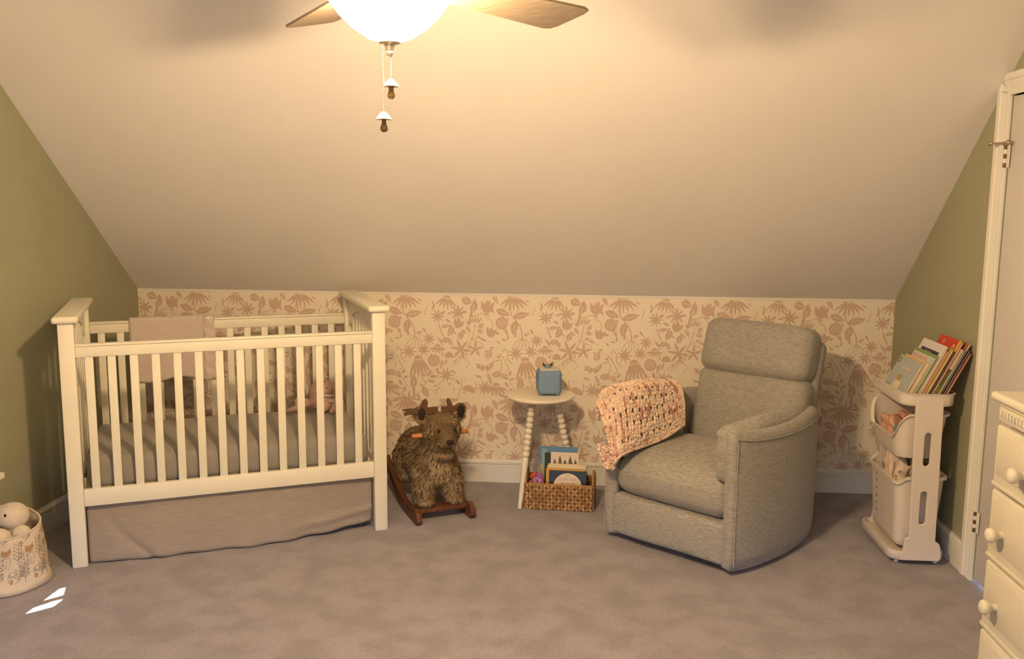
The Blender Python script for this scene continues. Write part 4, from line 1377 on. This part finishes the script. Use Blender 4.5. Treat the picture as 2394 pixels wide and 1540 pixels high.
def cart_contents():
    # books stand in the top tray, leaning back towards the wall, covers towards the room
    LEAN = R(26)
    def place(xb, ynear, zb=0.733):
        # local x -> world -y away from camera end ; local z up (leaning) ; local y (thickness) -> +x
        m = Matrix(((0, 1, 0, 0), (-1, 0, 0, 0), (0, 0, 1, 0), (0, 0, 0, 1)))          # x-> -y, y-> +x
        return T(xb, ynear, zb) @ Matrix.Rotation(LEAN, 4, 'Y') @ m
    navy, white = (0.035, 0.03, 0.09), (0.66, 0.60, 0.58)
    spec = [
        # label, thickness, width, height, colour, far y start
        ('small pale blue picture book, foremost of the leaning books on the cart', .012, .255, .185, (0.36, 0.40, 0.40), -.715,
         [(disc2(.08, .86, .055, 1.4), (0.10, 0.08, 0.06)), (disc2(.08, .86, .03, 1.4), (0.55, 0.48, 0.36)), (disc2(.50, .24, .16, 1.1), (0.66, 0.55, 0.38)), (disc2(.47, .46, .11, .8), (0.34, 0.27, 0.14)),
          (rect(.35, .75, .70, .76), (0.56, 0.42, 0.36)), (rect(.42, .70, .58, .64), (0.42, 0.42, 0.42)), (rect(.12, .16, .05, .22), (0.14, 0.17, 0.18)), (rect(.2, .23, .04, .2), (0.14, 0.17, 0.18))]),
        ('yellow edged book behind the small pale blue one', .020, .240, .190, (0.66, 0.48, 0.20), -.728, [(rect(.1, .9, .92, .98), (0.70, 0.36, 0.20))]),
        ('pale aqua book with pink lettering marks', .008, .235, .212, (0.48, 0.52, 0.48), -.735, [(rect(.06, .22, .88, .95), (0.62, 0.30, 0.30)), (rect(.30, .48, .88, .95), (0.62, 0.30, 0.30)), (rect(.54, .72, .88, .95), (0.62, 0.30, 0.30))]),
        ('thin lime green book between the aqua and white books', .006, .262, .222, (0.20, 0.34, 0.09), -.705, []),
        ('white framed book with a navy picture panel, widest on the cart', .010, .262, .272, white, -.712,
         [(rect(.12, .88, .10, .86), navy), (rect(.0, .0001, .0, .0001), navy), (disc2(.70, .12, .10, 1.0), (0.09, 0.13, 0.22)), (disc2(.36, .80, .035, 1.0), (0.40, 0.32, 0.28)), (disc2(.46, .80, .03, 1.0), (0.40, 0.32, 0.28)), (disc2(.56, .80, .03, 1.0), (0.36, 0.28, 0.24))]),
        ('coral spined book tucked behind the white framed book', .008, .240, .248, (0.56, 0.25, 0.16), -.740, []),
        ('mustard yellow book beside the coral spine', .010, .245, .258, (0.50, 0.38, 0.06), -.742, []),
        ('slim black book in the leaning row', .006, .245, .250, (0.03, 0.03, 0.035), -.745, []),
        ('bright red storybook with a yellow edge', .012, .225, .300, (0.52, 0.045, 0.02), -.760,
         [(rect(.90, 1, 0, 1), (0.62, 0.42, 0.05)), (disc2(.78, .86, .06, 1.0), (0.66, 0.50, 0.40)), (disc2(.78, .86, .03, 1.0), (0.40, 0.08, 0.05)), (rect(.2, .32, .88, .95), (0.56, 0.22, 0.08))]),
        ('green forest scene book near the wall', .010, .245, .262, (0.09, 0.13, 0.05), -.765,
         [(rect(.50, 1, .62, 1), (0.60, 0.50, 0.42)), (disc2(.8, .5, .10, 1), (0.30, 0.27, 0.06)), (disc2(.62, .34, .12, 1), (0.05, 0.06, 0.03)), (disc2(.86, .22, .10, 1), (0.24, 0.30, 0.12))]),
        ('pale pink book with a brown corner, tallest by the wall', .008, .232, .290, (0.66, 0.44, 0.38), -.770, [(rect(.70, 1, .78, 1), (0.38, 0.17, 0.06)), (rect(.6, 1, 0, .55), (0.16, 0.22, 0.12))]),
        ('navy backed book resting on the wall', .007, .240, .262, (0.03, 0.035, 0.09), -.770, []),
        ('rust red book, last of the row against the wall', .008, .232, .246, (0.36, 0.09, 0.035), -.782, []),
    ]
    x = TX + 0.004
    for k, (lab, th, w, h, colr, y0, deco) in enumerate(spec):
        deco = [d for d in deco if abs(d[0][0][0] - d[0][2][0]) > .001]
        book('childrens_book', lab, place(x + 0.004, y0, 0.7345 + 0.020 * math.sin(LEAN)), w, h, th, colr, 'books leaning in the cart tray', deco=deco)
        x += th / math.cos(LEAN) + 0.0022
    # clothes in the tubs
    def rag(name, label, cat, loc, size, m, seed, lim, rz=0):
        # a crumpled cloth, kept inside the tub: lim = x0, x1, y0, y1 in cart space
        def f(x, y, z):
            q = 1 + 0.20 * wob(x * 1.6 + seed, y * 1.6 + seed * 2, z * 2.0) + 0.09 * wob(x * 4, y * 4 + seed, z * 4)
            zz = max(0.0, z * (1 + .26 * wob(x * 2.2 + seed, y * 2.2, seed) + .10 * wob(x * 5, y * 5 + seed, seed)))
            X = min(max(x * q + loc[0], lim[0]), lim[1]) - loc[0]
            Y = min(max(y * q + loc[1], lim[2]), lim[3]) - loc[1]
            return (X, Y, zz)
        return MB().rbox((0, 0, size[2] / 2), size, min(size) * .42, n=24, fn=f).build(name, m, None, smooth=180, label=label, cat=cat, loc=(TX + loc[0], TY + loc[1], loc[2]))
    PEA = mat('peach_cotton', (0.58, 0.30, 0.20), 0.9, (0.64, 0.40, 0.30), 30, bump=0.4)
    TEA = mat('grey_teal_cotton', (0.16, 0.19, 0.18), 0.9, (0.26, 0.27, 0.24), 26, bump=0.4)
    LIL = mat('lilac_cotton', (0.36, 0.32, 0.34), 0.9, (0.22, 0.20, 0.23), 40, bump=0.4)
    MUS = mat('muslin_print', (0.68, 0.55, 0.44), 0.95, (0.33, 0.25, 0.14), 26, contrast=(.60, .68), bump=0.4)
    zb = 0.486
    lim = (0.022, 0.184, 0.045, TLN - 0.045)
    rag('peach_garment', 'crumpled peach baby garment in the middle cart bin', 'clothing', (0.098, 0.285, zb), (0.14, 0.18, 0.135), PEA, 1.0, lim)
    rag('teal_garment', 'crumpled grey-teal baby garment in the middle cart bin', 'clothing', (0.085, 0.155, zb), (0.12, 0.075, 0.110), TEA, 2.3, lim)
    rag('lilac_garment', 'crumpled lilac garment beside the cart post in the middle bin', 'clothing', (0.090, 0.082, zb), (0.11, 0.060, 0.105), LIL, 3.1, lim)
    lim = (0.036, 0.188, 0.055, TLN - 0.055)
    rag('muslin_cloth', 'cream printed muslin cloth bulging out of the bottom cart bin', 'cloth', (0.105, 0.235, 0.080), (0.125, 0.20, 0.375), MUS, 4.4, lim)
cart_contents()

# ================================================================== FABRIC BIN AND SOFT TOYS
BC = (-2.197, -1.575)
def fabric_bin():
    CAN = mat('printed_canvas', (0.60, 0.51, 0.40), 0.9, (0.56, 0.47, 0.365), 20, bump=0.25, bscale=300)
    INKD = mat('canvas_ink_grey', (0.27, 0.225, 0.185), 0.9)
    INKO = mat('canvas_ink_rust', (0.36, 0.22, 0.12), 0.9)
    t = thing('fabric_bin', 'round canvas storage bin printed with foxes, owls and twigs', 'storage bin', (*BC, 0))
    def rad(a, z):
        f = z / 0.26
        r = 0.168 - 0.034 * f + 0.006 * math.sin(3 * a + 1) * f + 0.004 * math.sin(5 * a + z * 30) * (1 - f)
        r += 0.006 * math.exp(-((z - 0.035 - .012 * math.sin(2 * a)) / 0.012) ** 2) * (1 if -1.9 < ((a + PI) % (2 * PI) - PI) < 0.3 else .3)
        return r
    def top(a): return 0.262 + 0.032 * math.sin(a - 0.5)
    def S(a, f, off=0.0):
        z = top(a) * f
        r = rad(a, z) + off
        return (r * math.cos(a), r * math.sin(a), z)
    n = 56
    rings = [[(0.01 * math.cos(2 * PI * i / n), 0.01 * math.sin(2 * PI * i / n), 0.002) for i in range(n)]]
    for f in (0.0, .03, .08, .12, .16, .22, .35, .5, .65, .8, .92, 1.0):
        rings.append([(lambda q: (q[0] * (.96 if f == 0 else 1), q[1] * (.96 if f == 0 else 1), max(q[2], 0.002)))(S(2 * PI * i / n, f)) for i in range(n)])
    for f in (1.0, .8, .5, .2, .06):
        rings.append([S(2 * PI * i / n, f, -0.006) for i in range(n)])
    rings.append([(0.01 * math.cos(2 * PI * i / n), 0.01 * math.sin(2 * PI * i / n), 0.012) for i in range(n)])
    fixn(MB().loft(rings), 'canvas', CAN, t, None, 180)
    MB().tube([S(2 * PI * i / n, 1.0, -0.002) for i in range(n)], 0.005, 6, closed=True).build('rim', CAN, t, smooth=180)
    # line drawings lying on the canvas
    def mark(mb, pts, w=0.0016):
        pts = [np.array(p, float) for p in pts]
        for i in range(len(pts) - 1):
            d = pts[i + 1] - pts[i]
            L = np.hypot(*d) + 1e-9
            nn = np.array((-d[1], d[0])) / L * w / 2
            q = [pts[i] + nn, pts[i] - nn, pts[i + 1] - nn, pts[i + 1] + nn]
            mb.add([S(p[0] / 0.15, p[1], 0.0012) if False else on(p) for p in q], [[0, 1, 2, 3]])
    def on(p):
        # p = (arc metres, height metres)
        a = p[0] / 0.155
        f = min(1, max(0.02, p[1] / top(a)))
        return S(a, f, 0.0016)
    def blob(mb, pts):
        mb.add([on(p) for p in pts], [list(range(len(pts)))])
    dk, ru = MB(), MB()
    def twig(x, z, h, lean=0.0, side=5):
        mark(dk, [(x + lean * k / 6, z + h * k / 6) for k in range(7)])
        for k in range(1, side + 1):
            b = (x + lean * k / (side + 1), z + h * k / (side + 1))
            for s in (-1, 1):
                e = (b[0] + s * 0.012, b[1] + 0.012)
                mark(dk, [b, e], 0.0018)
                mark(dk, [(e[0] - .003, e[1]), (e[0] + s * .004, e[1] + .005), (e[0] + .003 * s, e[1] - .002)], 0.003)
    a0 = -0.95
    for k in range(-6, 7):
        x = 0.155 * (a0 + k * 0.62)
        # fox
        fx = x
        blob(ru, [(fx - .022, .176), (fx - .017, .192), (fx - .008, .184), (fx + .006, .186), (fx + .016, .196), (fx + .019, .178), (fx + .008, .168), (fx - .002, .160), (fx - .012, .166)])
        mark(dk, [(fx - .018, .172), (fx - .012, .160), (fx - .004, .154), (fx + .006, .160), (fx + .015, .172)])
        mark(dk, [(fx - .012, .158), (fx - .016, .14), (fx - .012, .122), (fx - .004, .112), (fx + .004, .112), (fx + .010, .126), (fx + .013, .145), (fx + .009, .160)])
        mark(dk, [(fx - .003, .145), (fx - .004, .116)])
        # owl
        ox = x + 0.018
        mark(dk, [(ox - .016, .055), (ox - .020, .075), (ox - .012, .094), (ox + .003, .098), (ox + .014, .088), (ox + .016, .068), (ox + .010, .052), (ox, .048)])
        blob(ru, [(ox - .014, .050), (ox - .004, .050), (ox - .003, .066), (ox - .012, .070)])
        mark(dk, [(ox - .012, .092), (ox - .014, .080), (ox - .006, .076), (ox, .083)], .004)
        for s in (-1, 1):
            mark(dk, [(ox - .003 + s * .005, .078), (ox - .003 + s * .005 + .002, .080)], .004)
        twig(x + 0.040, .125, .085, .012); twig(x + 0.036, .050, .05, .012, 4); twig(x - 0.034, .060, .06, -.004, 4); twig(x - 0.014, .206, .03, .02, 3); twig(x + .062, .045, .13, .004, 6)
        for j in range(5):
            c = (x + .060 + .012 * math.cos(j * 1.26), .205 + .012 * math.sin(j * 1.26))
            mark(dk, [(x + .060, .205), c], .0025)
        mark(dk, [(x - .05, .145), (x - .052, .16), (x - .045, .17), (x - .04, .158), (x - .046, .150)])
    dk.build('line_print', INKD, t, smooth=None, kind='stuff')
    ru.build('rust_print', INKO, t, smooth=None, kind='stuff')
fabric_bin()
def soft_toys():
    PL = mat('white_plush', (0.66, 0.57, 0.46), 0.95, (0.60, 0.515, 0.41), 60, bump=0.7, bscale=260, sheen=0.5)
    GP = mat('grey_plush', (0.16, 0.155, 0.15), 0.95, (0.12, 0.115, 0.11), 60, bump=0.7, bscale=260, sheen=0.4)
    OR = mat('orange_felt', (0.62, 0.27, 0.05), 0.85)
    t = thing('plush_goose', 'white plush bird with orange beak peeking from the canvas bin', 'soft toy', (BC[0] + 0.026, BC[1] + 0.028, 0.014), R(-30))
    mb = MB().ell((0, 0.02, 0.085), (0.072, 0.062, 0.085), 20, 14).ell((0, 0, 0.19), (0.045, 0.045, 0.08), 16, 10).ell((0, -0.004, 0.270), (0.064, 0.064, 0.057), 20, 14)
    link('body', merged(mb, 'body', PL, 0.007, 4), t)
    MB().ell((-0.004, -0.070, 0.262), (0.022, 0.030, 0.015), 14, 8).build('beak', OR, t, smooth=180)
    for s in (-1, 1):
        MB().ell((s * 0.036, -0.050, 0.292), (0.006, 0.005, 0.007), 8, 6).build('eye', DARK, t, smooth=180)
    def lump(nm, lab, c, r, m, grp=None):
        q = thing(nm, lab, 'soft toy', (c[0], c[1], c[2] - r[2]), random.random() * 3, grp)
        def f(x, y, z): return z
        mb = MB().ell((0, 0, r[2]), r, 20, 14)
        mb.v = [(x * (1 + .03 * wob(x * 3, y * 3, z * 3)), y * (1 + .03 * wob(y * 3, z, x)), z) for x, y, z in mb.v]
        mb.build('stuffed_body', m, q, smooth=180)
        pts = [(r[0] * 1.004 * math.sin(a), 0, r[2] + r[2] * 1.004 * math.cos(a)) for a in np.linspace(0.3, PI - .3, 16)]
        MB().tube(pts, 0.0012, 5).build('seam', m, q, smooth=180)
    lump('plush_ball', 'round white plush ball at the rim of the canvas bin', (BC[0] + 0.030, BC[1] - 0.074, 0.216), (0.052, 0.044, 0.046), PL)
    lump('plush_wing', 'small cream plush shape wedged beside the bin rim', (BC[0] + 0.084, BC[1] - 0.012, 0.218), (0.040, 0.036, 0.040), PL)
    lump('grey_plush_toy', 'dark grey plush toy between the white ones in the canvas bin', (BC[0] - 0.035, BC[1] - 0.055, 0.245), (0.042, 0.036, 0.036), GP)
    lump('cream_plush_toy', 'cream plush toy pressed against the front of the canvas bin', (BC[0] - 0.052, BC[1] - 0.075, 0.165), (0.042, 0.042, 0.042), PL)
soft_toys()

# ------------------------------------------------------------------ small shelf on the left wall
def wall_shelf():
    t = thing('wall_shelf', 'white wooden wall shelf above the canvas bin', 'shelf', (XL, -1.535, 0.455))
    MB().box((0.088, -0.13, 0.0), (0.172, 0.26, 0.026), 0.004).build('board', WHITE, t)
    for y in (-0.06, -0.20):
        MB().prism([(0.002, -0.013), (0.10, -0.013), (0.095, -0.030), (0.03, -0.10), (0.002, -0.11)], -0.010, 0.010, M=T(0, y) @ XZ).build('bracket', WHITE, t)
wall_shelf()

# ================================================================== DRESSER
def dresser():
    DW = mat('dresser_white', (0.60, 0.565, 0.475), 0.4, (0.58, 0.545, 0.458), 7)
    X, Yf = 1.416, -2.300
    L, D, H = 1.15, XR - 1.424 - 0.012, 1.060
    t = thing('dresser', 'white painted dresser with round wooden knobs beside the door', 'dresser', (X, Yf, 0))
    # local: x into the wall, y negative towards the camera
    MB().box((D / 2 + 0.012, -L / 2, 0.49), (D - 0.024, L - 0.03, 0.94), 0.004).build('carcass', DW, t)
    MB().rbox((D / 2 - 0.012, -L / 2, H - 0.0125), (D + 0.024, L + 0.03, 0.025), 0.010, n=2).build('top', DW, t)
    m = MB()
    m.box((D / 2 - 0.002, -L / 2, H - 0.033), (D + 0.004, L + 0.004, 0.016), 0.005)
    m.build('top_moulding', DW, t)
    tooth = MB().box((0, 0, 0), (0.010, 0.008, 0.018), 0.001).mesh('dentil', DW)
    MB().box((0.004, -L / 2, H - 0.062), (0.020, L - 0.02, 0.042), 0.003).build('frieze', DW, t)
    for k in range(56):
        link('dentil', tooth, t, loc=(-0.009, -0.035 - k * 0.0195, H - 0.058))
    z = H - 0.092
    heights = (0.193, 0.217, 0.217, 0.217)
    for k, h in enumerate(heights):
        d = MB()
        d.box((0.004, -L / 2, z - h / 2), (0.022, L - 0.012, h - 0.006), 0.008, seg=3)
        d.box((-0.001, -L / 2, z - h / 2 + 0.014), (0.022, L - 0.06, h - 0.062), 0.004)
        dr = d.build('drawer', DW, t)
        MB().box((0.004, -L / 2, z - h + 0.013), (0.030, L - 0.012, 0.014), 0.005).build('drawer_bead', DW, dr)
        for y in (-0.200 if k == 0 else -0.104, -L + 0.104):
            MB().lathe([(0.0115, 0), (0.0105, 0.012), (0.012, 0.018), (0.0205, 0.026), (0.0225, 0.033), (0.0205, 0.041), (0.013, 0.046), (0.0, 0.047)], 22, M=T(-0.010, y, z - h / 2 - 0.006, ry=R(-90))).build('knob', DW, dr, smooth=60)
        z -= h + 0.002
    MB().box((0.006, -L / 2, 0.055), (0.02, L - 0.02, 0.11), 0.004).build('plinth', DW, t)
dresser()

# ================================================================== CEILING FAN WITH LIGHT
def fan():
    FX, FY = -0.262, -2.885
    BLW_ = mat('fan_blade_wood', (0.31, 0.245, 0.185), 0.5, (0.215, 0.165, 0.12), 9, stretch=(1.2, 14, 14), contrast=(.35, .7), detail=6)
    NI = mat('brushed_nickel', (0.62, 0.55, 0.45), 0.3, metal=0.9)
    t = thing('ceiling_fan', 'five-blade ceiling fan with glowing frosted bowl light and pull chains', 'ceiling fan', (FX, FY, Z_CEIL))
    def Z(z): return z - Z_CEIL
    MB().lathe([(0.0, 0.0), (0.075, 0.0), (0.075, -0.02), (0.05, -0.045), (0.0, -0.045)][::-1], 32).build('canopy', NI, t)
    MB().lathe([(0.018, Z(2.22)), (0.018, -0.03)], 16).build('downrod', NI, t)
    MB().lathe([(0.05, Z(2.115)), (0.115, Z(2.12)), (0.128, Z(2.15)), (0.128, Z(2.20)), (0.10, Z(2.235)), (0.03, Z(2.25)), (0, Z(2.25))], 40).build('motor_housing', NI, t)
    MB().lathe([(0.0, Z(2.07)), (0.055, Z(2.072)), (0.07, Z(2.09)), (0.07, Z(2.118)), (0, Z(2.118))], 32).build('light_fitter', NI, t)
    for k in range(5):
        a = R(90 - 39 - 72 * k)           # 39 degrees right of straight ahead, then every 72
        M = T(0, 0, Z(2.102), rz=a) @ Matrix.Rotation(R(-12), 4, 'X')
        pts = []
        w0, w1, r0, r1 = 0.052, 0.077, 0.155, 0.640
        o = [(r0, -w0), (r1 - 0.03, -w1), (r1 - 0.008, -w1 + 0.008), (r1, -w1 + 0.03), (r1, w1 - 0.03), (r1 - 0.008, w1 - 0.008), (r1 - 0.03, w1), (r0, w0), (r0 - .012, w0 - .015), (r0 - .012, -w0 + .015)]
        b = curve_shape([o], 0.007, 0.002, M=M).build('blade', BLW_, t)
        MB().box((0.145, 0, -0.001), (0.12, 0.035, 0.006), 0.002, M=M @ T(0, 0, 0.009)).box((0.20, 0, 0.009), (0.04, 0.075, 0.005), 0.002, M=M).build('blade_iron', NI, b)
    # frosted bowl, the lamp itself
    glow = mat('lamp_glass', (0.9, 0.85, 0.75), 0.3, emit=(LAMP_COL, LAMP_STRENGTH))
    nt = glow.node_tree                      # frosted glass: part of the bulbs' light passes straight through
    tr = nt.nodes.new('ShaderNodeBsdfTransparent')
    mx = nt.nodes.new('ShaderNodeMixShader')
    mx.inputs[0].default_value = 0.5
    nt.links.new(nt.nodes['Principled BSDF'].outputs[0], mx.inputs[1])
    nt.links.new(tr.outputs[0], mx.inputs[2])
    nt.links.new(mx.outputs[0], nt.nodes['Material Output'].inputs['Surface'])
    for bx, by in ((-0.045, 0.02), (0.045, -0.02)):
        pl = bpy.data.lights.new('bulb', 'POINT')
        pl.energy = BULB_WATTS
        pl.color = LAMP_COL
        pl.shadow_soft_size = 0.028
        po = bpy.data.objects.new('bulb', pl)
        po.location = (FX + bx, FY + by, 2.035)
        COL.objects.link(po)
    pr = [(0.0, 1.958), (0.023, 1.9585), (0.052, 1.968), (0.086, 1.990), (0.115, 2.018), (0.137, 2.048), (0.150, 2.072), (0.155, 2.088)]
    prof = [(r, z - Z_CEIL) for r, z in pr]
    me = MB().lathe(prof + [(0.160, Z(2.090)), (0.161, Z(2.094))], 48)
    me.f = me.f[:-1]                         # open at the top
    me.build('lamp_bowl', glow, t, smooth=180)
    MB().lathe([(0.0, Z(1.928)), (0.006, Z(1.928)), (0.0085, Z(1.934)), (0.0075, Z(1.938)), (0.0095, Z(1.941)), (0.011, Z(1.948)), (0.012, Z(1.952)), (0.026, Z(1.9565)), (0.026, Z(1.9595)), (0.0, Z(1.9595))], 24).build('finial', NI, t)
    # two beaded pull chains ending in mushroom-shaped pulls
    CAPM = mat('mushroom_cap', (0.66, 0.60, 0.46), 0.35, spec=0.5)
    STM = mat('mushroom_stem', (0.24, 0.15, 0.07), 0.45, (0.18, 0.11, 0.05), 60)
    for dx, dy, zt, zb, fat in ((-0.013, -0.012, 1.955, 1.803, .8), (0.002, 0.0, 1.930, 1.878, 1.0)):
        c = MB()
        n = int((zt - zb) / 0.0036)
        for k in range(n):
            c.ell((dx, dy, Z(zt - k * 0.0036)), (0.0017, 0.0017, 0.0017), 6, 4)
        ch = c.build('pull_chain', NI, t, smooth=180)
        z = Z(zb)
        MB().lathe([(0.0085, z - 0.0165), (0.0183, z - 0.0185), (0.0186, z - 0.0170), (0.0125, z - 0.0095), (0.0075, z - 0.0040), (0.003, z - 0.0008), (0.0, z + 0.0005)], 20, M=T(dx, dy)).build('pull_cap', CAPM, ch, smooth=50)
        MB().lathe([(0.0, z - 0.047), (0.0045, z - 0.0465), (0.0085, z - 0.042), (0.009, z - 0.038), (0.0075, z - 0.033), (0.0055, z - 0.028), (0.006 * fat, z - 0.022), (0.0075 * fat, z - 0.016), (0.0, z - 0.016)], 18, M=T(dx, dy)).build('pull_stem', STM, ch, smooth=180)
fan()
